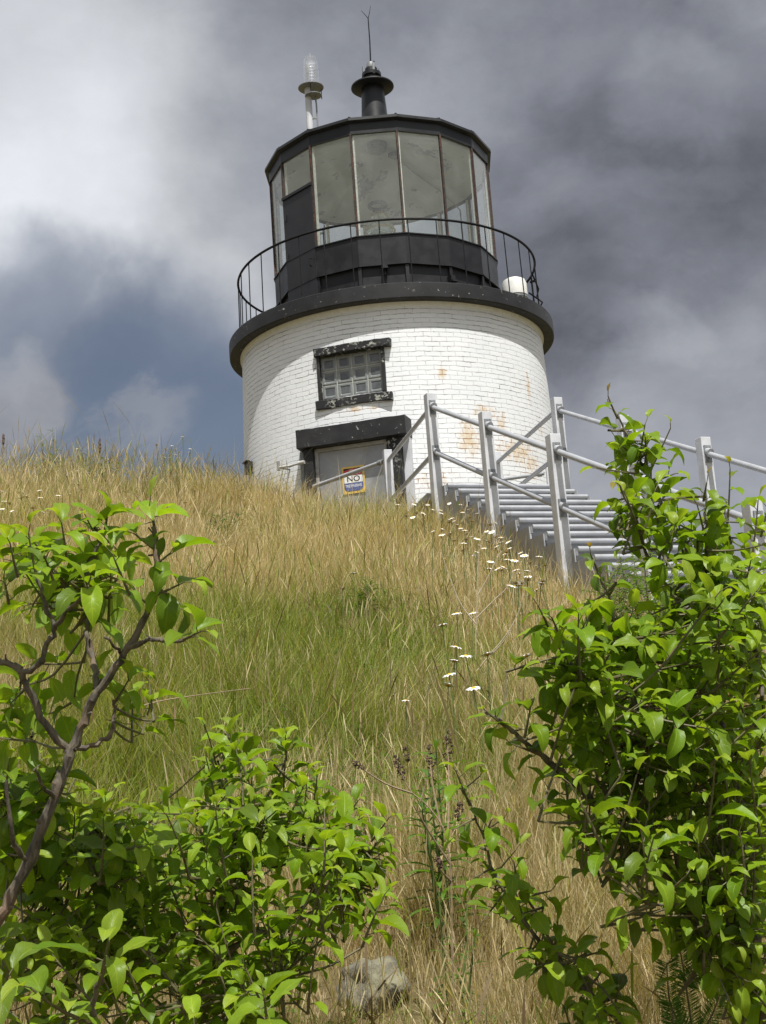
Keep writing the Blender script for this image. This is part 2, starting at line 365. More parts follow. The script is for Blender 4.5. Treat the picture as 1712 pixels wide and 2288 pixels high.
t.put(t.b.inputs['Base Color'], c); t.b.inputs['Roughness'].default_value = .95; t.b.inputs['Specular IOR Level'].default_value = .1; bump(t, n2, .8, .03)
M['ground'] = t.m
g = add_mesh('ground', raw_mesh('ground', np.stack([X, Y, Z], -1).reshape(-1, 3), q, [M['ground']])); g['kind'] = 'structure'

def ground_hit(px, py, h=0., y0=1.2, y1=22, default=None):
    d = dirpx(px, py); d = d/d[1]
    yy = np.linspace(y0, y1, 900); P = yy[:, None]*d[None, :]
    gap = P[:, 2]-hz(P[:, 0], P[:, 1])-h
    k = np.where(gap < 0)[0]
    if len(k): return P[k[0]]
    if default is not None: return d*default
    k = int(np.argmin(gap[yy < 15])); return P[k]

# ---------------------------------------------------------------- lighthouse
AX = (0., TD)
ZDB, ZDT, ZS, ZE, ZG = 6.147, 6.359, 7.360, 9.099, 8.895
RD, RW, RS, RR = 2.40, 2.218, 1.667, 1.731
A0 = 0.17771; N16 = 16; DA = 2*PI/16
LH = thing('lighthouse', 'short white brick lighthouse with black gallery and glazed lantern room on the hilltop', 'lighthouse', (0, TD, 2.2))
def cyl(az, r, z): return V3(AX[0]+r*math.sin(az), AX[1]-r*math.cos(az), z)
def frame(phi):
    a = R(phi); n = V3(math.sin(a), -math.cos(a), 0); t_ = V3(math.cos(a), math.sin(a), 0); return n, t_, V3(0, 0, 1)
def pl(phi, tt, d, z): n, t_, k = frame(phi); return V3(AX[0], AX[1], 0)+n*d+t_*tt+k*z
def wallR(z): return RW+(ZDB-z)*.032
# wall with real openings
def open_az(phi, t0, t1):      # opening limits as azimuths where the vertical planes through t0,t1 meet the wall
    return [R(phi)+math.asin(tv/2.25) for tv in (t0, t1)]
OW = open_az(-15, -.45, .485); OD = open_az(-16, -.56, .56)
azs = sorted(set(list(np.linspace(-PI, PI, 145)[:-1])+OW+OD)); zs = sorted(set(list(np.linspace(1.2, ZDB, 38))+[4.93, 5.56, 4.30]))
mb = MB(); na = len(azs)
for z in zs:
    for a in azs: mb.v.append(tuple(cyl(a, wallR(z), z)))
for i in range(len(zs)-1):
    zc = (zs[i]+zs[i+1])/2
    for j in range(na):
        a = azs[j]; b = azs[(j+1) % na]+(2*PI if j == na-1 else 0); ac = (a+b)/2
        if OW[0] < ac < OW[1] and 4.93 < zc < 5.56: continue
        if OD[0] < ac < OD[1] and zc < 4.30: continue
        mb.f.append([i*na+j, i*na+(j+1) % na, (i+1)*na+(j+1) % na, (i+1)*na+j]); mb.mi.append(0)
# the brick shader needs the cylinder axis at the local origin in x, y and world height in z
ORG['__'] = V3(0, 0, 0)
me = bpy.data.meshes.new('brick_wall'); me.from_pydata([(v[0], v[1]-TD, v[2]) for v in mb.v], [], mb.f); me.materials.append(M['brick']); me.update(); me.shade_smooth()
wallo = bpy.data.objects.new('brick_wall', me); link(wallo); wallo.parent = LH; wallo.location = (0, 0, -2.2)
# gallery slab
mb = MB(); mb.lathe(AX, [(1.5, ZDT+.02), (1.5, ZDB+.02), (RW-.03, ZDB), (RD-.012, ZDB-.004), (RD, ZDB+.008), (RD+.003, ZDB+.10), (RD+.001, ZDT-.010), (RD-.012, ZDT)], 144, 0, True)
o = mb.build('gallery_deck', M['black_stone'], LH, True, angle=28)
# drip band under slab
mb = MB(); mb.lathe(AX, [(RW-.02, ZDB-.05), (RW+.018, ZDB-.05), (RW+.03, ZDB-.012), (RW+.03, ZDB-.001), (RW-.02, ZDB-.001)], 144, 0, True)
mb.build('cornice_band', M['white_paint'], LH, True)
def vaz(k): return A0+DA*(k-4)
def facet(mb, k, r0, z0, z1, th, i0=0., i1=0.):
    """slab on lantern facet k..k+1"""
    a, b = vaz(k), vaz(k+1); p = cyl(a, r0, 0); q_ = cyl(b, r0, 0); e = (q_-p); L = np.linalg.norm(e); e /= L; n = V3(e[1], -e[0], 0)
    p2 = p+e*i0; q2 = q_-e*i1
    P = [p2-n*th, q2-n*th, q2, p2]; mb.hexa([v+V3(0, 0, z0) for v in P][::-1]+[v+V3(0, 0, z1) for v in P][::-1]); return e, n
# lantern wall: upper band and slightly recessed lower tier
mb = MB(); mb.lathe(AX, [(RS-.12, ZS-.012), (RS-.12, 6.93), (RS+.012, 6.93), (RS+.012, ZS-.012)], 16, A0, True); mb.build('lantern_wall', M['black_metal'], LH)
mb = MB(); mb.lathe(AX, [(RS-.12, 6.92), (RS-.12, ZDT-.01), (RS-.03, ZDT-.01), (RS-.03, 6.92)], 16, A0, True); mb.build('lantern_base', M['black_metal'], LH)
mb = MB(); mb.lathe(AX, [(RS-.10, ZS), (RS-.10, ZS-.014), (RS+.03, ZS-.014), (RS+.03, ZS)], 16, A0, True); mb.build('window_sill', M['black_roof'], LH)
mb = MB(); mb.lathe(AX, [(RS-.02, 6.932), (RS-.02, 6.912), (RS+.03, 6.905), (RS+.03, 6.925)], 16, A0, True); mb.build('wall_moulding', M['black_metal'], LH)
for k in range(16):
    mb = MB(); a = vaz(k); n, t_, kz = V3(math.sin(a), -math.cos(a), 0), V3(math.cos(a), math.sin(a), 0), V3(0, 0, 1)
    mb.box(cyl(a, RS-.012, (ZDT+6.903)/2), t_, n, kz, .024, .022, (6.903-ZDT)/2); mb.build('wall_post', M['black_metal'], LH)
# fittings low on the wall
for px, py in ((860, 595), (1037, 607)):
    mb = MB(); p0 = aty(px, py, 17.45); a = math.atan2(p0[0], TD-p0[1]); n, t_, kz = V3(math.sin(a), -math.cos(a), 0), V3(math.cos(a), math.sin(a), 0), V3(0, 0, 1)
    c0 = cyl(a, RS+.01, p0[2]); mb.box(c0, t_, n, kz, .035, .05, .05); mb.box(c0+n*.06-kz*.045, t_, n, kz, .045, .035, .012)
    mb.tube([c0-kz*.05, c0-kz*.13], .014, 8); mb.build('wall_fitting', M['black_metal'], LH)
# glazing
PANEL = 1
for k in range(16):
    a = vaz(k); n, t_, kz = V3(math.sin(a), -math.cos(a), 0), V3(math.cos(a), math.sin(a), 0), V3(0, 0, 1)
    mb = MB(); mb.box(cyl(a, RS-.004, (ZS+ZG)/2), t_, n, kz, .0135, .019, (ZG-ZS)/2-.002); mo = mb.build('mullion', M['mullion'], LH)
    mb = MB(); mb.box(cyl(a, RS-.040, (ZS+ZG)/2)+t_*.016, t_, n, kz, .020, .014, (ZG-ZS)/2-.003); mb.build('putty_strip', M['putty'], mo)
    z0 = 8.33 if k == PANEL else ZS+.004
    mb = MB(); facet(mb, k, RS-.006, z0, ZG-.004, .006, .020, .020); pn = mb.build('window_pane', M['glass'], LH)
# black gallery door in one facet
mb = MB(); facet(mb, PANEL, RS+.024, ZDT+.003, 8.30, .05, .006, .006); dr = mb.build('gallery_door', M['black_metal'], LH, bevel=.006)
mb = MB(); e, n = facet(mb, PANEL, RS+.045, 8.29, 8.33, .07, .004, .004); mb.build('door_head', M['black_metal'], dr)
for zz in (6.7, 7.4, 8.0):
    mb = MB(); p = cyl(vaz(PANEL), RS+.03, zz)+e*.05; mb.tube([p-V3(0, 0, .05), p+V3(0, 0, .05)], .012, 8); mb.build('hinge', M['black_metal'], dr)
mb = MB(); p = cyl(vaz(PANEL+1), RS+.04, 7.15)-e*.08; mb.tube([p-V3(0, 0, .06), p+n*.04-V3(0, 0, .05), p+n*.04+V3(0, 0, .05), p+V3(0, 0, .06)], .009, 6); mb.build('handle', M['rail_metal'], dr)
# roof: fascia, lip, low pyramid, ceiling
mb = MB(); mb.lathe(AX, [(RS-.05, ZG), (RS+.014, ZG-.01), (RS+.014, ZE-.055), (RS-.05, ZE-.055)], 16, A0, True); mb.build('fascia', M['black_roof'], LH)
mb = MB(); mb.lathe(AX, [(RS-.05, ZE-.052), (RS+.02, ZE-.052), (RR+.01, ZE-.03), (RR+.006, ZE+.012), (RR-.03, ZE+.03), (1.0, ZE+.30), (.19, ZE+.56), (.001, ZE+.60)], 16, A0); roof = mb.build('roof', M['black_roof'], LH)
for k in range(16):
    mb = MB(); p0 = cyl(vaz(k), RR-.03, ZE+.032); p1 = cyl(vaz(k), .25, ZE+.54); pm = cyl(vaz(k), 1.0, ZE+.302); mb.tube([p0, pm, p1], .014, 6); mb.build('roof_rib', M['black_roof'], roof)
ZCC = ZE+.42
mb = MB(); mb.lathe(AX, [(RS-.06, ZG+.006), (.16, ZCC), (.0005, ZCC)], 16, A0); mb.f = [f[::-1] for f in mb.f]; ceil = mb.build('ceiling', M['ceiling'], LH)
mb = MB(); mb.lathe(AX, [(.001, ZCC-.13), (.10, ZCC-.13), (.14, ZCC-.11), (.16, ZCC+.01)], 24); mb.build('ceiling_vent', M['galv_dark'], ceil, True)
mb = MB(); mb.tube([V3(.2, TD+.1, ZCC-.10), V3(.55, TD+.45, ZG+.33), V3(1.0, TD+.80, ZG+.10), V3(1.25, TD+.98, ZG-.12), V3(1.27, TD+.98, ZS+.1)], .012, 6)
mb.box(V3(.25, TD+.15, ZCC-.13), V3(.707, .707, 0), V3(-.707, .707, 0), V3(0, 0, 1), .07, .05, .035); mb.build('conduit', M['galv_dark'], ceil)
# interior floor and inner face of the wall (white)
mb = MB(); mb.lathe(AX, [(.0005, 6.45), (RS-.125, 6.45)], 16, A0); mb.f = [f[::-1] for f in mb.f]; mb.build('lantern_floor', M['putty'], LH)
mb = MB(); mb.lathe(AX, [(RS-.126, 6.451), (RS-.126, ZS-.02)], 16, A0); mb.build('lantern_lining', M['white_paint'], LH)
# ventilator stack
mb = MB(); ZV = 10.4844
mb.lathe(AX, [(.26, ZE+.49), (.235, ZE+.62), (.205, ZE+.80), (.178, ZV-.12), (.172, ZV-.02)], 40); vs = mb.build('ventilator', M['black_roof'], LH, True)
mb = MB(); mb.lathe(AX, [(.14, ZV-.055), (.30, ZV-.045), (.332, ZV-.02), (.330, ZV+.0), (.27, ZV+.035), (.12, ZV+.075), (.115, ZV+.16), (.150, ZV+.165), (.150, ZV+.215), (.10, ZV+.22), (.095, ZV+.30), (.001, ZV+.31)], 48); mb.build('vent_cap', M['black_roof'], vs, True)
for a in (.3, 1.9, 3.5, 5.0):
    mb = MB(); p = V3(.135*math.cos(a), TD+.135*math.sin(a), ZV+.18); mb.box(p+V3(0, 0, .06), V3(-math.sin(a), math.cos(a), 0), V3(math.cos(a), math.sin(a), 0), V3(0, 0, 1), .018, .008, .085)
    mb.build('cap_clamp', M['galv_dark'], vs)
mb = MB(); mb.lathe(AX, [(.07, ZV+.30), (.075, ZV+.33), (.06, ZV+.40), (.02, ZV+.42), (.001, ZV+.42)], 20); mb.build('cap_knob', M['galv_dark'], vs, True)
# lightning rod
mb = MB(); p0 = V3(0, TD, ZV+.40); p1 = V3(.012, TD, 11.66); mb.tube([p0, (p0+p1)/2+V3(.006, 0, 0), p1], [.012, .010, .008], 8)
mb.tube([p1-V3(0, 0, .01), p1+V3(-.045, 0, .06), p1+V3(-.10, 0, .135)], [.006, .005, .003], 6); mb.tube([p1-V3(0, 0, .01), p1+V3(.03, 0, .09), p1+V3(.052, 0, .20)], [.006, .005, .003], 6)
mb.tube([p0+V3(-.05, 0, -.02), p0, p0+V3(.06, 0, .03)], .01, 6)
rod = mb.build('lightning_rod', M['rail_metal'], LH)
# gallery railing
RG, ZR = 2.222, 7.321
mb = MB()
ring = [cyl(2*PI*j/144, RG, ZR) for j in range(145)]; mb.tube(ring, .0175, 8, False); gr = mb.build('gallery_railing', M['rail_metal'], LH, True)
for k in range(36):
    a = R(-1.1)+2*PI*k/36; b = R(random.uniform(-.25, .25))
    mb = MB(); mb.tube([cyl(a, RG+.015, ZDT-.02), cyl(a+b, RG, ZR-.008)], .0085, 6); mb.build('baluster', M['rail_metal'], gr)
mb = MB()
for a in (R(62), R(74)):
    pass
mb.tube([cyl(R(70), RG, 6.98), cyl(R(74), RG+.01, 6.90), cyl(R(82), RG+.02, 6.88), cyl(R(90), RG, 6.88)], .012, 6); mb.tube([cyl(R(66), RG-.02, 6.62), cyl(R(72), RG+.05, 6.58), cyl(R(80), RG+.06, 6.64), cyl(R(90), RG, 6.66)], .012, 6)
mb.tube([cyl(R(74), RG+.01, 6.90), cyl(R(72), RG-.04, 6.86)], .02, 6); mb.build('rail_bracket', M['rail_metal'], gr)

# window of glass blocks
ph = -15
def slab(mb, phi, t0, t1, z0, z1, d0, d1, dz=0.):
    P = [pl(phi, t0, d1, z0), pl(phi, t1, d1, z0), pl(phi, t1, d0, z0), pl(phi, t0, d0, z0)]
    Q = [pl(phi, t0, d1, z1), pl(phi, t1, d1, z1), pl(phi, t1, d0, z1), pl(phi, t0, d0, z1)]
    return mb.hexa(P+Q)
win = add_mesh('window', None, LH)  # replaced just below by a real frame mesh
bpy.data.objects.remove(win)
mb = MB()
slab(mb, ph, -.452, -.412, 4.93, 5.56, 1.98, 2.225); slab(mb, ph, .440, .487, 4.93, 5.56, 1.98, 2.225)
slab(mb, ph, -.4118, .4398, 5.53, 5.56, 1.98, 2.205); slab(mb, ph, -.4118, .4398, 4.93, 4.95, 1.98, 2.205)
win = mb.build('window', M['black_trim'], LH, bevel=.006)
def rough_block(name, parent, matr, phi, t0, t1, z0, z1, d0, d1, nt=26, nz=4, amp=.008, seed=0, bow=0., cap=.0):
    """stone block with slightly uneven faces; nt x nz x 3 grid, all faces closed"""
    nd = 4; idx = {}; mb = MB()
    def vid(i, j, k):
        if (i, j, k) in idx: return idx[(i, j, k)]
        tt = t0+(t1-t0)*i/nt; zz = z0+(z1-z0)*j/nz; dd = d0+(d1-d0)*k/nd
        p = pl(phi, tt, dd-bow*(2*i/nt-1)**2, zz)
        nv = noise.noise_vector(Vector(p*9)+Vector((seed, 0, 0))); nv2 = noise.noise_vector(Vector(p*3)+Vector((0, seed, 0)))
        p = p+V3(*nv)*amp+V3(*nv2)*amp*1.2
        idx[(i, j, k)] = len(mb.v); mb.v.append(tuple(p)); return idx[(i, j, k)]
    def fc(a, b, c_, d): mb.f.append([a, b, c_, d]); mb.mi.append(0)
    for i in range(nt):
        for j in range(nz):
            fc(vid(i, j, nd), vid(i+1, j, nd), vid(i+1, j+1, nd), vid(i, j+1, nd)); fc(vid(i, j, 0), vid(i, j+1, 0), vid(i+1, j+1, 0), vid(i+1, j, 0))
        for k in range(nd):
            fc(vid(i, 0, k), vid(i+1, 0, k), vid(i+1, 0, k+1), vid(i, 0, k+1)); fc(vid(i, nz, k), vid(i, nz, k+1), vid(i+1, nz, k+1), vid(i+1, nz, k))
    for j in range(nz):
        for k in range(nd):
            fc(vid(0, j, k), vid(0, j, k+1), vid(0, j+1, k+1), vid(0, j+1, k)); fc(vid(nt, j, k), vid(nt, j+1, k), vid(nt, j+1, k+1), vid(nt, j, k+1))
    o = mb.build(name, matr, parent, True, bevel=.006, angle=50); return o
rough_block('window_lintel', win, M['black_trim'], ph, -.475, .583, 5.535, 5.640, 2.06, 2.285, bow=.03, seed=3)
rough_block('window_sill', win, M['black_trim'], ph, -.487, .562, 4.800, 4.915, 2.06, 2.28, bow=.02, seed=9)
mb = MB(); slab(mb, ph, -.412, .44, 4.95, 5.53, 1.97, 2.151); mb.build('mortar_joints', M['mortar'], win)
cols = np.linspace(-.412, .440, 5); rows = np.linspace(4.95, 5.53, 4)
for i in range(4):
    for j in range(3):
        a, b, c_, d = cols[i]+.006, cols[i+1]-.006, rows[j]+.006, rows[j+1]-.006
        mb = MB(); lv = [(0, 2.147), (.0, 2.155), (.010, 2.1605), (.030, 2.1595), (.040, 2.151), (.055, 2.153)]
        for ins, dd in lv:
            for (x_, y_) in ((a+ins, c_+ins), (b-ins, c_+ins), (b-ins, d-ins), (a+ins, d-ins)): mb.v.append(tuple(pl(ph, x_, dd, y_)))
        for l in range(len(lv)-1):
            for s_ in range(4): mb.f.append([l*4+s_, l*4+(s_+1) % 4, (l+1)*4+(s_+1) % 4, (l+1)*4+s_]); mb.mi.append(0 if l < 4 else 1)
        l = len(lv)-1; mb.f.append([l*4, l*4+1, l*4+2, l*4+3]); mb.mi.append(1)
        mb.build('glass_block', [M['gblock_edge'], M['gblock']], win, bevel=.002)

# doorway
pd = -16
rough_block('door_lintel', LH, M['black_lintel'], pd, -.698, .800, 4.275, 4.524, 1.95, 2.42, nt=40, nz=6, amp=.005, seed=5)
jam = []
for (a, b, dd) in ((-.632, -.502, 2.355), (.502, .690, 2.335)):
    o = rough_block('door_jamb', LH, M['black_trim'] if a > 0 else M['black_lintel'], pd, a, b, 1.9, 4.272, 1.95, dd, nt=4, nz=30, amp=.004, seed=a*3)
mb = MB(); slab(mb, pd, .6925, .793, 1.9, 4.272, 1.95, 2.24); mb.build('doorway_return', M['galv_post'], LH, bevel=.004)
mb = MB(); slab(mb, pd, -.7225, -.6345, 1.9, 4.272, 1.95, 2.24); mb.build('doorway_return', M['galv_dark'], LH, bevel=.004)
mb = MB()
slab(mb, pd, -.500, -.455, 2.32, 4.272, 2.19, 2.275); slab(mb, pd, .455, .500, 2.32, 4.272, 2.19, 2.275); slab(mb, pd, -.4548, .4548, 4.225, 4.272, 2.19, 2.275)
mb.build('door_frame', M['door_frame'], LH, bevel=.003)
mb = MB(); nt, nz = 18, 36       # pressed steel door leaf with a dent
for j in range(nz+1):
    for i in range(nt+1):
        tt = -.4535+.907*i/nt; zz = 2.33+(4.222-2.33)*j/nz; dent = -.022*math.exp(-((tt-.17)**2+(zz-4.14)**2*1.5)/.006)+.012*math.exp(-((tt-.23)**2+(zz-4.10)**2)/.003)
        dent += .004*noise.noise(Vector((tt*2.5, zz*2.5, 1)))
        mb.v.append(tuple(pl(pd, tt, 2.245+dent, zz)))
for j in range(nz):
    for i in range(nt): a = j*(nt+1)+i; mb.f.append([a, a+1, a+nt+2, a+nt+1]); mb.mi.append(0)
door = mb.build('door', M['door'], LH, True)
mb = MB(); p = pl(pd, -.39, 2.25, 3.25); n, t_, kz = frame(pd); mb.tube([p, p+n*.06, p+n*.06+t_*.11], .011, 8); mb.build('handle', M['galv_dark'], door)
mb = MB(); slab(mb, pd, -.5, .5, 2.26, 2.318, 1.95, 2.40); mb.build('doorstep', M['grey_side'], LH, bevel=.006)
# dark vent near the foot of the wall on the left
p0 = aty(562, 1046, 18.2); a = math.atan2(p0[0], TD-p0[1]); n, t_, kz = V3(math.sin(a), -math.cos(a), 0), V3(math.cos(a), math.sin(a), 0), V3(0, 0, 1)
mb = MB(); cc = cyl(a, wallR(4.2)+.02, p0[2]); mb.box(cc, t_, n, kz, .075, .05, .085); mb.box(cc+n*.045+kz*.085, t_, n, kz, .09, .03, .012); mb.build('wall_vent', M['black_stone'], LH, bevel=.008)

# door sign
SG = thing('warning_sign', 'small yellow edged notice reading NO TRESPASSING fixed to the grey metal door', 'sign', tuple(pl(pd, 0, 2.2600, 3.63)))
mb = MB(); slab(mb, pd, -.148, .160, 3.622, 3.982, 2.2535, 2.2580); mb.build('sign_plate', M['s_yellow'], SG)
def rrect(t0, t1, z0, z1, r, top=False, bot=True, n_=6):
    pts = []
    for cx_, cz_, a_, on in ((t1, z0, -90, bot), (t1, z1, 0, top), (t0, z1, 90, top), (t0, z0, 180, bot)):
        if not on: pts.append((cx_, cz_)); continue
        ox = cx_-r if cx_ == t1 else cx_+r; oz = cz_+r if cz_ == z0 else cz_-r
        for q_ in range(n_+1): th = R(a_+90*q_/n_); pts.append((ox+r*math.cos(th), oz+r*math.sin(th)))
    return pts
def flat(name, m_, pts, d0, d1, parent):
    mb = MB(); k = len(pts); mb.v = [tuple(pl(pd, a_, d0, b_)) for a_, b_ in pts]+[tuple(pl(pd, a_, d1, b_)) for a_, b_ in pts]
    mb.f = [list(range(k))[::-1], [k+i for i in range(k)]]+[[i, (i+1) % k, k+(i+1) % k, k+i] for i in range(k)]; mb.mi = [0]*len(mb.f)
    return mb.build(name, m_, parent)
flat('black_keyline', M['s_black'], rrect(-.124, .136, 3.652, 3.958, .055), 2.2585, 2.2593, SG)
flat('blue_band', M['s_blue'], rrect(-.120, .132, 3.656, 3.760, .052), 2.2597, 2.2605, SG)
flat('white_band', M['s_white'], [(-.120, 3.764), (.132, 3.764), (.132, 3.858), (-.120, 3.858)], 2.2597, 2.2605, SG)
flat('red_band', M['s_red'], [(-.120, 3.862), (.132, 3.862), (.132, 3.930), (.006, 3.953), (-.120, 3.930)], 2.2597, 2.2605, SG)
def text(name, s, size, tt, z, m_, d=2.2612, sx=1.):
    cu = bpy.data.curves.new(name, 'FONT'); cu.body = s; cu.size = size; cu.align_x = 'CENTER'; cu.align_y = 'CENTER'; cu.extrude = .0004; cu.offset = size*.012
    to = bpy.data.objects.new(name, cu); link(to); bpy.context.view_layer.update()
    me_ = bpy.data.meshes.new_from_object(to.evaluated_get(bpy.context.evaluated_depsgraph_get())); bpy.data.objects.remove(to)
    n, t_, kz = frame(pd); c0 = pl(pd, tt, d, z)
    mtx = Matrix(((t_[0]*sx, 0, n[0], c0[0]), (t_[1]*sx, 0, n[1], c0[1]), (0, 1, 0, c0[2]), (0, 0, 0, 1)))
    me_.transform(Matrix.Translation(Vector(-ORG[SG.name]))@mtx); me_.materials.clear(); me_.materials.append(m_); me_.name = name
    return add_mesh(name, me_, SG)
text('lettering', 'NO', .105, .006, 3.811, M['s_black'], sx=1.1)
text('lettering', 'TRESPASSING', .052, .006, 3.722, M['s_letter'], sx=.72)
text('lettering', 'PROPERTY', .046, .006, 3.886, M['s_letter'], sx=.95)
text('lettering', 'PRIVATE', .026, .006, 3.928, M['s_letter'])
for tt in (-.09, -.045, 0, .045, .09):
    text('lettering', 'III', .018, tt+.006, 3.637, M['s_black'], d=2.2592)

# beacon on its pole at the back left of the lantern
bx, by = -1.085, 20.70
BP = thing('beacon_light', 'clear cylindrical beacon lamp on a slim grey pole left of the lantern roof', 'beacon', (bx, by, ZDT))
mb = MB(); mb.tube([V3(bx, by, ZDT), V3(bx, by, 11.40)], .056, 20); mb.build('pole', M['galv_post'], BP, True)
mb = MB(); mb.tube([V3(bx+.13, by-.02, ZDT), V3(bx+.13, by-.02, 11.1), V3(bx+.11, by-.02, 11.36)], .014, 8)
for zz in (7.5, 8.8, 10.0, 10.85): mb.box(V3(bx+.07, by-.02, zz), V3(1, 0, 0), V3(0, 1, 0), V3(0, 0, 1), .07, .012, .014)
mb.build('conduit', M['galv_dark'], BP)
mb = MB(); mb.lathe((bx+.055, by), [(.001, 11.400), (.205, 11.400), (.215, 11.407), (.215, 11.418), (.001, 11.420)], 40); mb.build('base_plate', M['galv_dark'], BP, True)
mb = MB(); mb.lathe((bx+.09, by-.05), [(.001, 11.235), (.14, 11.235), (.14, 11.246), (.001, 11.246)], 30); mb.build('lower_plate', M['galv_dark'], BP, True)
mb = MB(); cx_, cy_ = bx+.075, by
for a in (0.4, 2.5, 4.6): mb.tube([V3(cx_+.16*math.cos(a), cy_+.16*math.sin(a), 11.23), V3(cx_+.16*math.cos(a), cy_+.16*math.sin(a), 11.45)], .008, 6)
mb.build('bolt', M['black_metal'], BP)
mb = MB(); mb.lathe((cx_, cy_), [(.13, 11.42), (.146, 11.43), (.146, 11.45), (.135, 11.46), (.137, 11.70), (.128, 11.78), (.118, 11.90), (.105, 11.955), (.06, 11.975), (.001, 11.98)], 40); mb.build('lamp_housing', M['glass_clear'], BP, True)
mb = MB(); mb.lathe((cx_, cy_), [(.05, 11.425), (.055, 11.5)]+[(.055+.035*(1 if q_ % 2 else 0), 11.5+.028*q_) for q_ in range(14)]+[(.03, 11.90), (.001, 11.91)], 28); mb.build('lamp_lens', M['lamp_lens'], BP, True)
t = mat('mirror_silver'); t.b.inputs['Base Color'].default_value = (.9, .9, .9, 1); t.b.inputs['Metallic'].default_value = 1; t.b.inputs['Roughness'].default_value = .12; M['silver'] = t.m
mb = MB(); mb.tube([V3(cx_, cy_, 11.42), V3(cx_, cy_, 11.62), V3(cx_, cy_, 11.64), V3(cx_, cy_, 11.76), V3(cx_, cy_, 11.83)], [.02, .02, .042, .048, .012], 16); mb.build('bulb', M['silver'], BP, True)
mb = MB(); mb.tube([V3(cx_, cy_, 11.975), V3(cx_, cy_, 12.05)], .004, 5); mb.build('bird_spike', M['silver'], BP)

# white drum (fog sensor housing) on the gallery, right of the lantern
fx, fy = 1.93, 19.42
FD = thing('white_drum', 'white round capped drum standing on the right end of the gallery', 'drum', (fx, fy, ZDT))
mb = MB(); mb.lathe((fx, fy), [(.17, ZDT), (.175, ZDT+.60), (.001, ZDT+.60)], 40); mb.build('drum_body', M['white_paint'], FD, True)
mb = MB(); mb.lathe((fx, fy), [(.176, ZDT+.60), (.188, ZDT+.605), (.188, ZDT+.635), (.176, ZDT+.64)], 40, 0, True); mb.build('drum_band', M['galv_dark'], FD, True)
mb = MB(); mb.lathe((fx, fy), [(.176, ZDT+.645), (.190, ZDT+.65), (.187, ZDT+.84), (.165, ZDT+.90), (.11, ZDT+.93), (.001, ZDT+.94)], 40); mb.build('drum_cap', M['white_paint'], FD, True)

# lens inside the lantern
LN = thing('lighthouse_lens', 'small ribbed glass lighthouse lens with a ring on top inside the lantern', 'lens', (-.05, TD, 6.45))
lx = (-.05, TD)
mb = MB(); mb.lathe(lx, [(.16, 6.452), (.12, 6.5), (.10, 7.580), (.20, 7.620), (.22, 7.660), (.001, 7.660)], 28); mb.build('pedestal', M['galv_dark'], LN, True)
prof = [(.14, 7.660)]
for q_ in range(9): zz = 7.700+q_*.042; rr = .255-.0022*(q_-4)**2; prof += [(rr, zz), (rr-.028, zz+.030)]
prof += [(.21, 8.120), (.165, 8.170), (.20, 8.185), (.15, 8.230), (.175, 8.245), (.12, 8.290), (.10, 8.360), (.001, 8.360)]
mb = MB(); mb.lathe(lx, prof, 36); mb.build('lens_glass', M['lens'], LN, True, angle=20)
mb = MB()
for zz, rr in ((7.685, .25), (8.100, .235), (8.365, .105)): mb.lathe(lx, [(rr-.012, zz-.008), (rr+.010, zz-.008), (rr+.010, zz+.008), (rr-.012, zz+.008)], 36, 0, True)
for a in np.arange(6)*PI/3: mb.tube([V3(lx[0]+.265*math.sin(a), lx[1]-.265*math.cos(a), 7.680), V3(lx[0]+.25*math.sin(a), lx[1]-.25*math.cos(a), 8.100), V3(lx[0]+.13*math.sin(a), lx[1]-.13*math.cos(a), 8.360)], .007, 6)
mb.build('lens_frame', M['brass'], LN)
mb = MB(); mb.lathe(lx, [(.125, 8.490), (.150, 8.490), (.158, 8.515), (.150, 8.540), (.125, 8.540), (.117, 8.515)], 32, 0, True)
for a in np.arange(4)*PI/2+.5: mb.tube([V3(lx[0]+.06*math.sin(a), lx[1]-.06*math.cos(a), 8.365), V3(lx[0]+.135*math.sin(a), lx[1]-.135*math.cos(a), 8.500)], .009, 6)
mb.build('lens_ring', M['galv_dark'], LN, True)

# thin pipe rail beside the door, on the left
pA = pl(pd, -.66, 2.36, 4.10)
pB = aty(622, 1037, 17.22); pB[2] = 4.10
HR = thing('pipe_handrail', 'thin pale pipe rail reaching left from the black door jamb', 'handrail', tuple(pB))
mb = MB(); mb.tube([pA, (pA+pB)/2+V3(0, 0, -.012), pB], .016, 10); mb.build('rail', M['rod'], HR, True)
mb = MB(); mb.tube([pA+(pA-pB)/np.linalg.norm(pA-pB)*.05, pA-(pA-pB)/np.linalg.norm(pA-pB)*.04], .026, 12); mb.build('end_collar', M['rod'], HR, True)
wallp = cyl(math.atan2(pB[0], TD-pB[1]), wallR(4.1)-.01, 4.10)
mb = MB(); mb.tube([pB, wallp], .014, 8); mb.box(pB+V3(0, 0, .02), V3(1, 0, 0), V3(0, 1, 0), V3(0, 0, 1), .022, .022, .06); mb.build('bracket', M['galv_dark'], HR)

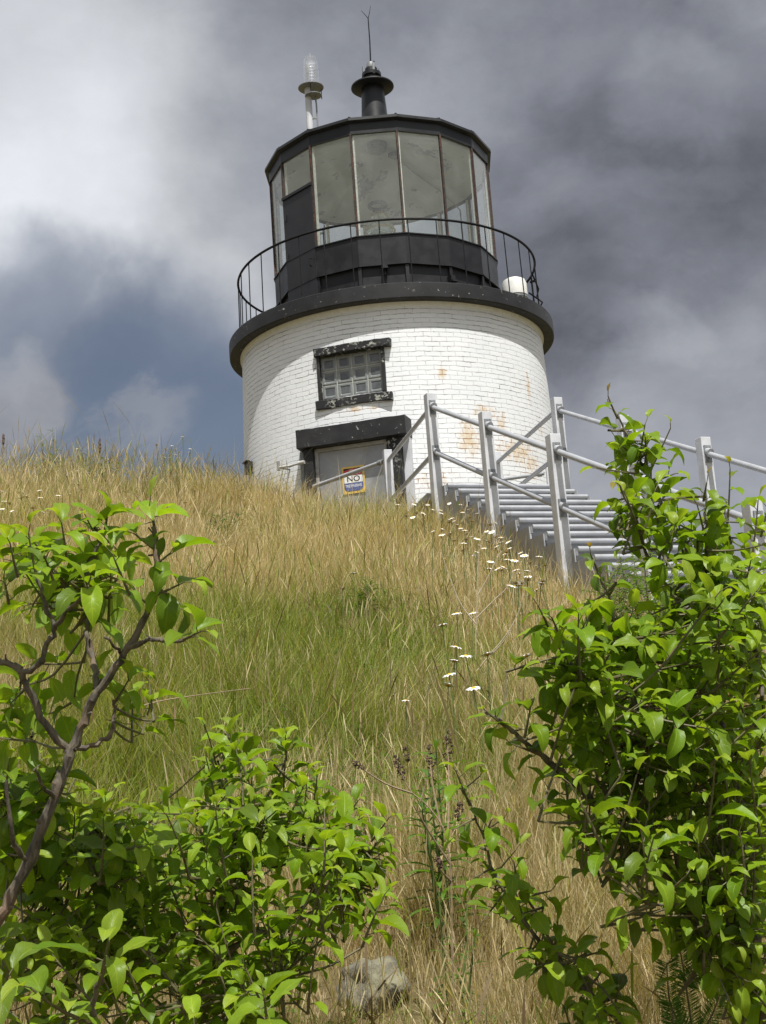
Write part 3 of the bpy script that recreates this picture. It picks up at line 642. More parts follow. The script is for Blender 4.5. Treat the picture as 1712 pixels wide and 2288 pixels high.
# ---------------------------------------------------------------- staircase
TH = .365; su = V3(math.sin(TH), -math.cos(TH), 0); sn = V3(math.cos(TH), math.sin(TH), 0); kz = V3(0, 0, 1)
SA = V3(.355, 13.07, 3.752); SP = 1.279; SL = .433; WID = 1.40
def spt(u, n_, z=0.): return V3(SA[0], SA[1], 0)+su*u+sn*n_+kz*z
ztread = lambda i: 2.810-.1108*i
NT_ = 31
ST = thing('staircase', 'long grey steel staircase with pipe railings climbing the hill to the lighthouse', 'staircase', tuple(spt(6.5, .7, -.7)))
L0, L1 = .06, WID-.06
for i in range(NT_):
    u0 = .10+.2558*i; zt = ztread(i)
    mb = MB()
    mb.box(spt(u0-.14, (L0+L1)/2, zt-.012), sn, su, kz, (L1-L0)/2-.012, .118, .010)     # plate
    mb.tube([spt(u0-.016, L0+.01, zt-.020), spt(u0-.016, L1-.01, zt-.020)], .0215, 10)   # rounded nosing
    tr = mb.build('tread', M['galv'], ST, True)
    if i < 22 or i % 2 == 0:
        pass
    mb = MB(); mb.box(spt(u0-.052, (L0+L1)/2, zt-.078), sn, su, kz, (L1-L0)/2-.014, .004, .052); mb.build('riser', M['grey_side'], tr)
    for s_, nn in ((0, L0), (1, L1)):
        mb = MB(); mb.box(spt(u0-.14, nn, zt-.045), sn, su, kz, .011, .128, .030); mb.build('end_bracket', M['galv_dark'], tr)
def stringer(nn, th):
    prof = []
    for i in range(NT_): u0 = .10+.2558*i; zt = ztread(i); prof += [(u0-.012-.255, zt-.018), (u0-.012, zt-.018)]
    k = len(prof); mb = MB()
    for s_ in (-th, th):
        for u, z in prof: mb.v.append(tuple(spt(u, nn+s_, z)))
        for u, z in prof: mb.v.append(tuple(spt(u, nn+s_, z-.42)))
    for s_ in (0, 2*k):
        for i in range(k-1): f = [s_+i, s_+i+1, s_+k+i+1, s_+k+i]; mb.f.append(f if s_ else f[::-1]); mb.mi.append(0)
    for i in range(k-1):
        mb.f.append([i, i+1, 2*k+i+1, 2*k+i]); mb.f.append([k+i, 3*k+i, 3*k+i+1, k+i+1]); mb.mi += [0, 0]
    for i in (0, k-1): mb.f.append([i, k+i, 3*k+i, 2*k+i]); mb.mi.append(0)
    return mb
for nn in (L0-.02, L1+.02): stringer(nn, .007).build('stringer', M['grey_side'], ST)
# landing from the top step to the door
ld = V3(-.5, 2.23, 0); ld /= np.linalg.norm(ld); ln_ = V3(ld[1], -ld[0], 0)
mb = MB(); a0_, a1_ = spt(-.30, .0), spt(-.30, WID); far = 2.35
P = [a0_, a1_, a1_+ld*far, a0_+ld*far]
mb.hexa([p+kz*2.72 for p in P]+[p+kz*2.797 for p in P]); mb.build('landing', M['grey_side'], ST)
for pp in (a0_+ld*2.2+ln_*.1, a1_+ld*2.2-ln_*.1, a0_+ln_*.1, a1_-ln_*.1):
    mb = MB(); mb.box(V3(pp[0], pp[1], (2.72+hz(pp[0], pp[1])-.3)/2), ld, ln_, kz, .04, .04, (2.72-hz(pp[0], pp[1])+.3)/2); mb.build('landing_leg', M['galv_dark'], ST)
def post(c0, ztop, zbot, e1, e2, hw=.048):
    mb = MB(); mb.box(V3(c0[0], c0[1], (ztop+zbot)/2), e1, e2, kz, hw, hw, (ztop-zbot)/2)
    return mb.build('post', M['galv_post'], ST, bevel=.004)
def collar(parent, c0, d, r=.034):
    mb = MB(); mb.tube([c0, c0+d*.05], r, 14); mb.build('sleeve', M['galv'], parent, True)
def plate(parent, c0, e1, n_, h=.075):
    mb = MB(); mb.box(c0, e1, n_, kz, .034, .005, h)
    for bz in (-1, 1):
        p = c0+kz*bz*(h-.018); mb.tube([p, p+n_*.014], .010, 6)
    mb.build('bracket', M['galv_dark'], parent, bevel=.002)
RAILR = .0245
NP = 7; sd = su-kz*SL; sd = sd/np.linalg.norm(sd)
dtop, dlow = .13, .60
for side in (0, 1):
    nn = -.01 if side == 0 else WID+.01
    for i in range(NP):
        c0 = spt(SP*i, nn); zt = SA[2]-SL*SP*i; gz = float(hz(c0[0], c0[1]))
        po = post(c0, zt, min(gz-.3, zt-1.3), sn, su)
        for dz in (dtop, dlow):
            if i < NP-1:
                p0 = c0+kz*(zt-dz)+su*.048; plate(po, p0+su*.006-kz*.02, sn, su); collar(po, p0, sd)
    for dz in (dtop, dlow):
        for i in range(NP-1):
            mb = MB(); pa = spt(SP*i+.05, nn, SA[2]-SL*SP*i-dz-.02); pb = spt(SP*(i+1)-.05, nn, SA[2]-SL*SP*(i+1)-dz+.02)
            mb.tube([pa, pb], RAILR, 12); mb.build('rail', M['galv'], ST, True)
# landing posts and level rails
Jp = V3(-.142, 15.30, 0); Kp = spt(0, WID)*V3(1, 1, 0)+(Jp-V3(SA[0], SA[1], 0))
pj = post(Jp, 3.752, 2.3, ld, ln_); pk = post(Kp, 3.752, 1.8, ld, ln_)
for (a_, b_) in ((V3(SA[0], SA[1], 0), Jp), (spt(0, WID)*V3(1, 1, 0), Kp)):
    for dz in (dtop, dlow):
        dd = (b_-a_)/np.linalg.norm(b_-a_); mb = MB(); mb.tube([a_+dd*.05+kz*(3.752-dz), b_-dd*.05+kz*(3.752-dz)], RAILR, 12); mb.build('rail', M['galv'], ST, True)
# level rail that runs on past the door
r0 = aty(851, 1033, 15.35); r1 = aty(720, 1081, 16.25); zz = (r0[2]+r1[2])/2; r0[2] = r1[2] = zz
r2 = r0+(r1-r0)*1.15
mb = MB(); mb.tube([r0, r2], .026, 12); ro = mb.build('rail', M['galv'], ST, True)
mb = MB(); mb.tube([r0+(r0-r1)/np.linalg.norm(r0-r1)*.03, r0-(r0-r1)/np.linalg.norm(r0-r1)*.04], .033, 14); mb.build('sleeve', M['galv_dark'], ro, True)
mb = MB(); mb.tube([r0-kz*.01, Jp+kz*(zz+.02)-ln_*.04], .018, 8); mb.build('rail_elbow', M['galv_dark'], ro, True)
# low end post at the back right of the landing with a short level rail
e0 = aty(1228, 1046, 15.9); pe = post(e0, e0[2], 1.6, V3(1, 0, 0), V3(0, 1, 0), .045)
e1 = aty(1216, 1058, 15.9); e2 = aty(1105, 1060, 16.1); e2[2] = e1[2]
mb = MB(); mb.tube([e1, e2], .022, 10); ro = mb.build('rail', M['galv'], ST, True); collar(ro, e2, (e1-e2)/np.linalg.norm(e1-e2)); collar(ro, e1-(e1-e2)/np.linalg.norm(e1-e2)*.08, (e1-e2)/np.linalg.norm(e1-e2))

# ---------------------------------------------------------------- rock
def make_rock(name, c0, sx, sy, sz, seed, label, m_):
    import bmesh
    bm = bmesh.new(); bmesh.ops.create_icosphere(bm, subdivisions=4, radius=1)
    for v in bm.verts:
        p = v.co.copy(); d = 1+.28*noise.noise(p*1.3+Vector((seed, 0, 0)))+.12*noise.noise(p*3.5+Vector((0, seed, 0)))+.04*noise.noise(p*9)
        for k in range(7):      # flat facets
            f = Vector((math.sin(seed+k*2.4), math.cos(seed*1.7+k*1.3), math.sin(k*1.9+seed*.6))).normalized(); q_ = p.dot(f)
            if q_ > .74: d -= (q_-.74)*.9
        v.co = Vector((p.x*d*sx, p.y*d*sy, p.z*d*sz))
    me = bpy.data.meshes.new(name); bm.to_mesh(me); bm.free(); me.materials.append(m_); me.shade_smooth()
    o = add_mesh(name, me, None, tuple(c0)); tag(o, label, 'rock'); return o
t = mat('lichened_rock'); n = t.noise(t.geo, 9, 6, .65); n2 = t.noise(t.geo, 45, 4, .6)
c = t.mix(t.ramp(n, .4, .62), (.10, .09, .07, 1), (.20, .19, .125, 1)); c = t.mix(t.ramp(n2, .6, .7), c, (.10, .10, .09, 1))
t.put(t.b.inputs['Base Color'], c); t.b.inputs['Roughness'].default_value = .9; bump(t, t.math('ADD', n, t.math('MULTIPLY', n2, .4)), .9, .02); M['rock'] = t.m
rk = ground_hit(828, 2235); rk = V3(*rk)
make_rock('rock', rk+V3(0, .0, .035), .105, .11, .10, 2.3, 'grey rock with yellowish lichen half buried in dry grass at the bottom', M['rock'])

# ---------------------------------------------------------------- leaves
def leaf_material(name, trans=.45, rough=.38, vein=True):
    m = bpy.data.materials.new(name); m.use_nodes = True; t = NT(m.node_tree); t.n.clear()
    o = t.new('ShaderNodeOutputMaterial'); b = t.new('ShaderNodeBsdfPrincipled')
    at = t.new('ShaderNodeAttribute'); at.attribute_name = 'col'; c = at.outputs['Color']
    ao = t.new('ShaderNodeTexCoord').outputs['Object']
    nn = t.noise(ao, 60, 3, .6); c = t.mix(t.ramp(nn, .3, .7, 0, .35), c, t.mul(c, (.62, .72, .5, 1)))
    if vein:
        sp = t.noise(ao, 170, 2, .5); big = t.noise(ao, 14, 2, .5); c = t.mix(t.math('MULTIPLY', t.ramp(sp, .70, .74), t.ramp(big, .52, .60)), c, (.20, .11, .04, 1))
    geo = t.new('ShaderNodeNewGeometry')
    if vein:
        uvn = t.new('ShaderNodeAttribute'); uvn.attribute_name = 'luv'; sx = t.new('ShaderNodeSeparateXYZ'); t.link(uvn.outputs['Vector'], sx.inputs[0])
        ax_ = t.math('ABSOLUTE', sx.outputs[0]); mid = t.ramp(ax_, .02, .09, 1, 0)
        sv_ = t.math('SUBTRACT', sx.outputs[1], t.math('MULTIPLY', ax_, .32)); wv_ = t.math('SINE', t.math('MULTIPLY', sv_, 46)); side = t.math('MULTIPLY', t.ramp(wv_, .80, 1.), .35)
        vf = t.math('MAXIMUM', mid, side); c = t.mix(t.math('MULTIPLY', vf, .45), c, t.mul(c, (1.9, 1.6, 1.7, 1)))
        bmp = t.new('ShaderNodeBump'); bmp.inputs['Strength'].default_value = .35; bmp.inputs['Distance'].default_value = .002
        t.put(bmp.inputs['Height'], t.math('SUBTRACT', t.math('MULTIPLY', nn, .6), vf)); t.link(bmp.outputs[0], b.inputs['Normal'])
    cb = t.mix(t.math('MULTIPLY', geo.outputs['Backfacing'], .55), c, t.mix(.45, c, (.20, .28, .09, 1)))
    t.put(b.inputs['Base Color'], cb); b.inputs['Roughness'].default_value = rough; b.inputs['Specular IOR Level'].default_value = .28
    tl = t.new('ShaderNodeBsdfTranslucent'); t.put(tl.inputs[0], t.mul(c, (1.55, 1.5, .6, 1)))
    ms = t.new('ShaderNodeMixShader'); ms.inputs[0].default_value = trans; t.link(b.outputs[0], ms.inputs[1]); t.link(tl.outputs[0], ms.inputs[2]); t.link(ms.outputs[0], o.inputs[0])
    return m
M['leaf'] = leaf_material('apple_leaf', .44, .40); M['small_leaf'] = leaf_material('small_leaf', .4, .5, False); M['grass'] = leaf_material('grass_blade', .38, .6, False)
t = mat('apple_bark'); n = t.noise(t.vmath('MULTIPLY', t.geo, (1, 1, .45)), 60, 5, .65); n2 = t.noise(t.geo, 9, 4, .6)
c = t.mix(t.ramp(n, .35, .65), (.050, .042, .032, 1), (.15, .125, .09, 1)); c = t.mix(t.ramp(n2, .52, .68), c, (.17, .115, .075, 1))
t.put(t.b.inputs['Base Color'], c); t.b.inputs['Roughness'].default_value = .75; bump(t, n, .8, .004); M['bark'] = t.m
M['twig'] = simple('green_brown_twig', (.115, .10, .045), .6, 0, .3, 60, .2)
M['dry'] = simple('dry_stalk', (.27, .20, .125), .8, 0, .25, 60, .2); M['pale_dry'] = simple('bleached_dead_twig', (.44, .37, .27), .8, 0, .2, 60, .2)
M['seed'] = simple('brown_seed_head', (.12, .075, .05), .9, 0, .5, 200, .6); M['redseed'] = simple('rusty_red_seeds', (.30, .07, .05), .9, 0, .5, 200, .6)
M['stem'] = simple('green_stem', (.10, .15, .035), .6, 0, .25, 40, .1)
M['petal'] = simple('white_petal', (.82, .82, .80), .6, 0, .03, 30, 0); M['yolk'] = simple('yellow_daisy_centre', (.75, .45, .03), .8, 0, .15, 300, .4)

# leaf templates: length 1 along +y, face up +z
def leaf_template(wid=.56, fold=.22, droop=.35, curl=.12, wav=.03, seed=0, ns=8, na=5):
    r_ = random.Random(seed); ts = np.linspace(0, 1, ns); V = []; UV = []
    for i, tv in enumerate(ts):
        hw = wid/2*(math.sin(PI*min(1, tv**.95))**.60)*(1-.06*tv) if 0 < tv < 1 else .012
        yy = math.sin(tv*droop*1.8)/(droop*1.8); zz = -(1-math.cos(tv*droop*1.8))/(droop*1.8)
        for j in range(na):
            s_ = -1+2*j/(na-1); lift = fold*abs(s_)*hw*2-curl*(abs(s_)**2)*hw; wv_ = wav*math.sin(tv*11+seed+s_*2)*abs(s_)
            V.append((s_*hw*(1-.12*fold), yy, zz+lift+wv_)); UV.append((s_, tv))
    F = [(i*na+j, i*na+j+1, (i+1)*na+j+1, (i+1)*na+j) for i in range(ns-1) for j in range(na-1)]
    return np.array(V), np.array(F), np.array(UV)
TPL = [leaf_template(.54, .24, .55, .10, .03, 1), leaf_template(.50, .34, .8, .05, .035, 2), leaf_template(.60, .16, .35, .15, .035, 3), leaf_template(.51, .28, 1.0, .1, .05, 4), leaf_template(.54, .42, .40, .1, .03, 5)]
TPS = [leaf_template(.46, .25, .4, .1, .0, 6, 4, 3)]
LANCE = [leaf_template(.17, .3, .6, .1, .0, 7, 6, 3)]
NEEDLE = [leaf_template(.10, .1, .15, .0, .0, 8, 3, 3)]

class Leaves:
    def __init__(s, tpl): s.tpl = tpl; s.items = []
    def add(s, pos, d, up, L, col, wscale=1.):
        d = np.asarray(d, float); d = d/(np.linalg.norm(d)+1e-9); up = np.asarray(up, float); z = up-d*(up@d)
        nz_ = np.linalg.norm(z)
        if nz_ < 1e-3: z = np.cross(d, (1., 0, 0)); nz_ = np.linalg.norm(z)
        z = z/nz_; x = np.cross(d, z); s.items.append((np.asarray(pos, float), x*L*wscale, d*L, z*L, np.asarray(col, float)))
    def build(s, name, m_, parent):
        if not s.items: return None
        o0 = org_of(parent); VS, FS, CS, US = [], [], [], []; base = 0
        pick = rng.integers(0, len(s.tpl), len(s.items))
        for k, (tv, tf, tu) in enumerate(s.tpl):
            it = [s.items[i] for i in np.where(pick == k)[0]]
            if not it: continue
            Mx = np.stack([np.stack([a[1], a[2], a[3]], 0) for a in it]); P = np.stack([a[0]-o0 for a in it]); c_ = np.stack([a[4] for a in it])
            V = np.einsum('vk,nkc->nvc', tv, Mx)+P[:, None, :]; n_, nv = V.shape[:2]
            VS.append(V.reshape(-1, 3)); FS.append((tf[None]+base+(np.arange(n_)*nv)[:, None, None]).reshape(-1, 4)); CS.append(np.repeat(c_, nv, 0)); US.append(np.tile(tu, (n_, 1))); base += n_*nv
        me = raw_mesh(name, np.concatenate(VS), np.concatenate(FS), [m_], np.concatenate(CS), np.concatenate(US))
        return add_mesh(name, me, parent)

def rnd(a, b): return random.uniform(a, b)
def rv(): v = rng.normal(size=3); return v/np.linalg.norm(v)
LEAFCOL = [(.140, .245, .009), (.170, .285, .010), (.115, .21, .010), (.205, .32, .014), (.155, .26, .010), (.09, .155, .014)]
def leafcol(young=0., red=0.):
    c_ = np.array(random.choice(LEAFCOL))*rnd(.8, 1.2)
    c_ = c_*(1-young)+np.array((.33, .42, .045))*young
    return c_*(1-red)+np.array((.28, .12, .05))*red
def shoot(TB, LV, base, d, L, nl, ls, red=0., bend=.25, rad=.0022, term=True):
    """a leafy shoot starting at base in direction d; returns its tip"""
    d = d/np.linalg.norm(d); side = np.cross(d, rv()); side /= np.linalg.norm(side); pts = []
    K = 5
    for i in range(K+1):
        q_ = i/K; pts.append(base+d*L*q_+side*bend*L*q_*q_*.5+V3(0, 0, 1)*bend*.3*L*q_*q_)
    TB.tube(pts, [rad*(1.35-.75*i/K) for i in range(K+1)], 5, False)
    ph_ = rnd(0, 6.3); ax = pts[-1]-pts[-2]; ax /= np.linalg.norm(ax); a1 = np.cross(ax, (0, 0, 1.) if abs(ax[2]) < .9 else (1., 0, 0)); a1 /= np.linalg.norm(a1); a2 = np.cross(ax, a1)
    for k in range(nl):
        q_ = .12+.88*(k/(max(1, nl-1))); i = min(K-1, int(q_*K)); p = pts[i]*(1-(q_*K-i))+pts[i+1]*(q_*K-i)
        ph_ += 2.4+rnd(-.3, .3); tipn = sstep(.72, 1., q_); out = a1*math.cos(ph_)+a2*math.sin(ph_)
        dd = out*(1-.45*tipn)+ax*(.45+.8*tipn)+V3(0, 0, rnd(-.30, .12))*(1-tipn)+rv()*.15
        dd /= np.linalg.norm(dd); pet = rnd(.12, .28)*ls
        pp = p+dd*pet; TB.tube([p, pp], .0009, 4, False)
        size = ls*random.choice((rnd(.5, .8), rnd(.8, 1.15), rnd(.85, 1.2)))*(1-.38*tipn)*(.85 if q_ < .2 else 1)*(1-.55*min(1, red)*(.4+.6*q_))
        up = V3(0, 0, 1)*1.0+ax*.45-out*.15*tipn+rv()*.26
        LV.add(pp, dd+V3(0, 0, .12), up, size, leafcol(.55*tipn+rnd(0, .25), red*tipn*rnd(.5, 1)), rnd(.85, 1.12))
    return pts[-1]
def inpoly(x, y, P):
    c_ = False; n_ = len(P); j = n_-1
    for i in range(n_):
        if (P[i][1] > y) != (P[j][1] > y) and x < (P[j][0]-P[i][0])*(y-P[i][1])/(P[j][1]-P[i][1]+1e-9)+P[i][0]: c_ = not c_
        j = i
    return c_
def smoothline(P, sub=4):
    P = [np.asarray(p, float) for p in P]
    if len(P) < 3: return P
    out = []
    for i in range(len(P)-1):
        p0, p1, p2, p3 = P[max(i-1, 0)], P[i], P[i+1], P[min(i+2, len(P)-1)]
        for k in range(sub):
            q_ = k/sub; out.append(.5*((2*p1)+(-p0+p2)*q_+(2*p0-5*p1+4*p2-p3)*q_*q_+(-p0+3*p1-3*p2+p3)*q_**3))
    out.append(P[-1]); return out
def tree(name, label, cat, limbs, fills, tips, base, ls=.066, conn=True, crown='foliage'):
    """limbs: [(points (px,py,Y), r0, r1)], fills: (poly, count, y0, y1, shoot length, leaves), tips: (px,py,Y, dx,dy px direction, L, n, red)"""
    TR = thing(name, label, cat, tuple(base)); LP = []
    for li, (pts, r0, r1) in enumerate(limbs):
        W_ = smoothline([aty(*p) if len(p) == 3 else V3(*p[:3]) for p in pts]); k = len(W_)
        W_ = [p+rv()*.003 for p in W_]; mb = MB()
        rr = [r0+(r1-r0)*i/(k-1) for i in range(k)]; rr = [r_*(1+.12*math.sin(i*2.3+li))*(1.18 if i % 5 == 2 else 1) for i, r_ in enumerate(rr)]
        mb.tube(W_, rr, 10 if r0 > .004 else 6)
        for p, r_ in list(zip(W_, rr))[2::3]:
            if random.random() < .5 and r0 > .003: dd = rv(); dd[2] = abs(dd[2]); mb.tube([p, p+dd*(r_+.012)], [r_*.45, r_*.25], 5)
        mb.build('trunk' if li == 0 else 'branch', M['bark'], TR, True)
        LP += W_
    LPA = np.array(LP); TB = MB(); LV = Leaves(TPL)
    for (poly, cnt, y0, y1, L, nl) in fills:
        xs_ = [p[0] for p in poly]; ys_ = [p[1] for p in poly]; done = 0; tries = 0
        while done < cnt and tries < cnt*40:
            tries += 1; px, py = rnd(min(xs_), max(xs_)), rnd(min(ys_), max(ys_))
            if not inpoly(px, py, poly): continue
            tip = aty(px, py, rnd(y0, y1)); k = np.argmin(((LPA-tip)**2).sum(1)); near = LPA[k]; dv = tip-near; dist = np.linalg.norm(dv)
            if tip[2] < float(hz(tip[0], tip[1]))+.15: continue
            d = (dv/(dist+1e-6)*.55+V3(0, 0, .75) if dv[2] > 0 else dv/(dist+1e-6)*.85+V3(0, 0, .2))+rv()*.35; d /= np.linalg.norm(d); LL = L*rnd(.7, 1.3); b0 = tip-d*LL
            shoot(TB, LV, b0, d, LL, max(3, int(nl*rnd(.8, 1.25))), ls*rnd(.9, 1.1))
            if conn:
                k = np.argmin(((LPA-b0)**2).sum(1)); near = LPA[k]; dist = np.linalg.norm(b0-near)
                if dist < .32: mid = (near+b0)/2+V3(0, 0, -.04*dist)+rv()*.05*dist; TB.tube(smoothline([near, mid, b0], 3), [.0027, .0026, .0025, .0024, .0022, .002, .0018][:7], 5, False)
            done += 1
    for (px, py, Yd, px2, py2, nl, red) in tips:      # explicit shoots from (px,py) to (px2,py2)
        a_ = aty(px, py, Yd); b_ = aty(px2, py2, Yd-.03); shoot(TB, LV, a_, b_-a_, np.linalg.norm(b_-a_), nl, ls, red, .08)
    TB.build('twigs', M['twig'], TR, True); LV.build(crown, M['leaf'], TR)
    return TR
def gp(px, py, Yd):      # ground point under a pixel column at depth Yd
    p = aty(px, py, Yd); return V3(p[0], p[1], float(hz(p[0], p[1])))

# left apple tree, its bare trunk forking twice
b = gp(-60, 2290, 2.35)
tree('apple_tree', 'apple tree at the left edge with a forked bare brown trunk and sparse leaves', 'tree',
 [([(-90, 2400, 2.4), (-22, 2100, 2.38), (16, 2025, 2.37), (71, 1911, 2.36), (125, 1780, 2.35), (155, 1690, 2.35), (180, 1630, 2.35), (208, 1564, 2.34), (251, 1501, 2.33), (290, 1446, 2.32), (329, 1371, 2.31), (353, 1308, 2.30), (350, 1216, 2.30), (346, 1180, 2.30)], .0112, .0042),
  ([(155, 1680, 2.35), (101, 1622, 2.33), (63, 1535, 2.31), (53, 1505, 2.30), (87, 1487, 2.28), (105, 1440, 2.27), (121, 1409, 2.26), (101, 1351, 2.25), (82, 1290, 2.24)], .0068, .003),
  ([(53, 1505, 2.30), (25, 1485, 2.3), (-10, 1472, 2.3), (-40, 1440, 2.3)], .0065, .004),
  ([(213, 1555, 2.36), (215, 1501, 2.38), (198, 1438, 2.40), (196, 1390, 2.41), (200, 1332, 2.42), (196, 1270, 2.43), (225, 1215, 2.44), (236, 1180, 2.44)], .0062, .0025),
  ([(290, 1448, 2.32), (333, 1430, 2.28), (367, 1430, 2.26), (400, 1430, 2.24), (432, 1421, 2.22)], .0045, .0025),
  ([(164, 1675, 2.35), (217, 1661, 2.37), (251, 1636, 2.39), (256, 1600, 2.4), (256, 1564, 2.4)], .0052, .0025),
  ([(270, 1462, 2.33), (255, 1440, 2.3), (236, 1425, 2.28)], .003, .002), ([(121, 1409, 2.26), (150, 1365, 2.22), (185, 1335, 2.18)], .0045, .0025),
  ([(123, 1785, 2.35), (95, 1760, 2.3), (80, 1720, 2.25)], .004, .002), ([(60, 1925, 2.36), (25, 1860, 2.3), (15, 1740, 2.28)], .005, .0025)],
 [([(0, 1240), (70, 1200), (150, 1190), (240, 1195), (300, 1240), (300, 1360), (200, 1380), (0, 1390)], 20, 2.36, 2.75, .11, 6),
  ([(0, 1400), (180, 1400), (230, 1500), (200, 1640), (0, 1700)], 8, 2.4, 2.8, .10, 6),
  ([(230, 1500), (350, 1510), (340, 1600), (240, 1620)], 4, 2.4, 2.6, .09, 5)],
 [(82, 1290, 2.24, 60, 1195, 7, 0), (40, 1290, 2.2, 20, 1215, 6, 0), (225, 1215, 2.44, 195, 1165, 6, .1), (236, 1180, 2.44, 240, 1150, 6, 0), (346, 1180, 2.3, 335, 1130, 6, .1), (352, 1260, 2.3, 380, 1235, 4, 0),
  (350, 1330, 2.3, 415, 1300, 5, 0), (350, 1230, 2.3, 300, 1195, 5, 0), (410, 1428, 2.23, 452, 1412, 5, 0), (185, 1335, 2.18, 205, 1290, 6, 0), (150, 1250, 2.3, 140, 1170, 7, 0), (353, 1310, 2.3, 400, 1360, 3, 0),
  (290, 1330, 2.32, 250, 1240, 6, 0), (256, 1570, 2.4, 290, 1520, 5, 0), (120, 1300, 2.3, 100, 1240, 6, 0), (20, 1350, 2.3, 10, 1290, 6, 0)], b, .072)

# bushy low apple growth, bottom left and centre
b = gp(430, 2400, 2.9)
tree('apple_shrub', 'dense low apple shrub filling the bottom left of the view', 'shrub',
 [([(455, 2420, 2.9), (450, 2250, 2.9), (470, 2140, 2.9), (430, 2100, 2.92), (330, 2080, 2.95), (200, 2110, 3.0)], .011, .006),
  ([(470, 2140, 2.9), (520, 2040, 2.88), (545, 1950, 2.86), (560, 1880, 2.85), (570, 1820, 2.84)], .0065, .0028),
  ([(460, 2160, 2.9), (480, 2080, 2.95), (505, 1990, 3.0), (520, 1900, 3.05), (520, 1830, 3.1), (500, 1700, 3.15), (505, 1640, 3.15)], .0065, .0025),
  ([(470, 2150, 2.9), (560, 2090, 2.92), (620, 2075, 2.95), (690, 2010, 2.98), (720, 1900, 3.0), (700, 1800, 3.0)], .007, .0028),
  ([(330, 2080, 2.95), (310, 1990, 2.9), (270, 1900, 2.85), (210, 1850, 2.8)], .006, .003),
  ([(620, 2075, 2.95), (730, 2020, 3.0), (800, 1950, 3.1), (840, 1880, 3.1)], .005, .0025),
  ([(520, 1900, 3.05), (600, 1780, 3.1), (640, 1690, 3.1)], .004, .002),
  ([(200, 2110, 3.0), (120, 2000, 2.9), (60, 1880, 2.8), (30, 1780, 2.7)], .006, .003),
  ([(450, 2250, 2.9), (560, 2230, 2.7), (620, 2190, 2.6)], .005, .003)],
 [([(0, 1730), (60, 1760), (150, 1790), (300, 1800), (420, 1820), (520, 1810), (640, 1790), (760, 1800), (850, 1850), (880, 1930), (860, 2010), (760, 2030), (700, 2080), (620, 2140), (420, 2190), (0, 2170)], 240, 2.5, 3.4, .14, 8),
  ([(440, 1640), (500, 1620), (560, 1680), (640, 1660), (690, 1740), (800, 1800), (700, 1850), (500, 1850), (450, 1740)], 26, 2.8, 3.3, .13, 8),
  ([(0, 2120), (400, 2180), (640, 2150), (690, 2200), (660, 2330), (0, 2330)], 42, 2.4, 3.0, .13, 7),
  ([(0, 1660), (120, 1700), (300, 1760), (350, 1850), (0, 1850)], 26, 2.5, 3.1, .13, 7)],
 [(500, 1700, 3.15, 515, 1620, 7, 0), (640, 1700, 3.1, 640, 1645, 8, 0), (560, 1880, 2.85, 560, 1800, 8, 0), (700, 1800, 3.0, 712, 1735, 8, 0), (830, 1880, 3.1, 870, 1830, 6, 0), (770, 1830, 3.1, 800, 1790, 6, 0), (690, 1940, 3, 700, 1850, 7, 0), (380, 1950, 2.7, 380, 1890, 7, 0)], b, .063)

# near shoots at the very bottom left
b = gp(60, 2500, 1.75)
tree('apple_shoots', 'large leaved bright apple shoots nearest the camera in the bottom left corner', 'shrub',
 [([(200, 2500, 1.72), (205, 2330, 1.70), (210, 2250, 1.68), (222, 2190, 1.66), (240, 2140, 1.65)], .0045, .0022), ([(205, 2400, 1.72), (90, 2330, 1.7), (20, 2260, 1.7), (-10, 2200, 1.7)], .004, .002), ([(205, 2420, 1.72), (400, 2380, 1.9), (560, 2330, 2.0), (600, 2290, 2.0)], .004, .002)],
 [([(0, 2190), (60, 2200), (90, 2330), (0, 2330)], 4, 1.6, 1.8, .08, 6)],
 [(222, 2200, 1.66, 245, 2110, 7, 0), (10, 2260, 1.7, 15, 2170, 6, 0), (600, 2300, 2.0, 590, 2230, 7, 0), (130, 2330, 1.7, 150, 2250, 6, 0), (420, 2380, 1.9, 440, 2290, 6, 0)], b, .068)

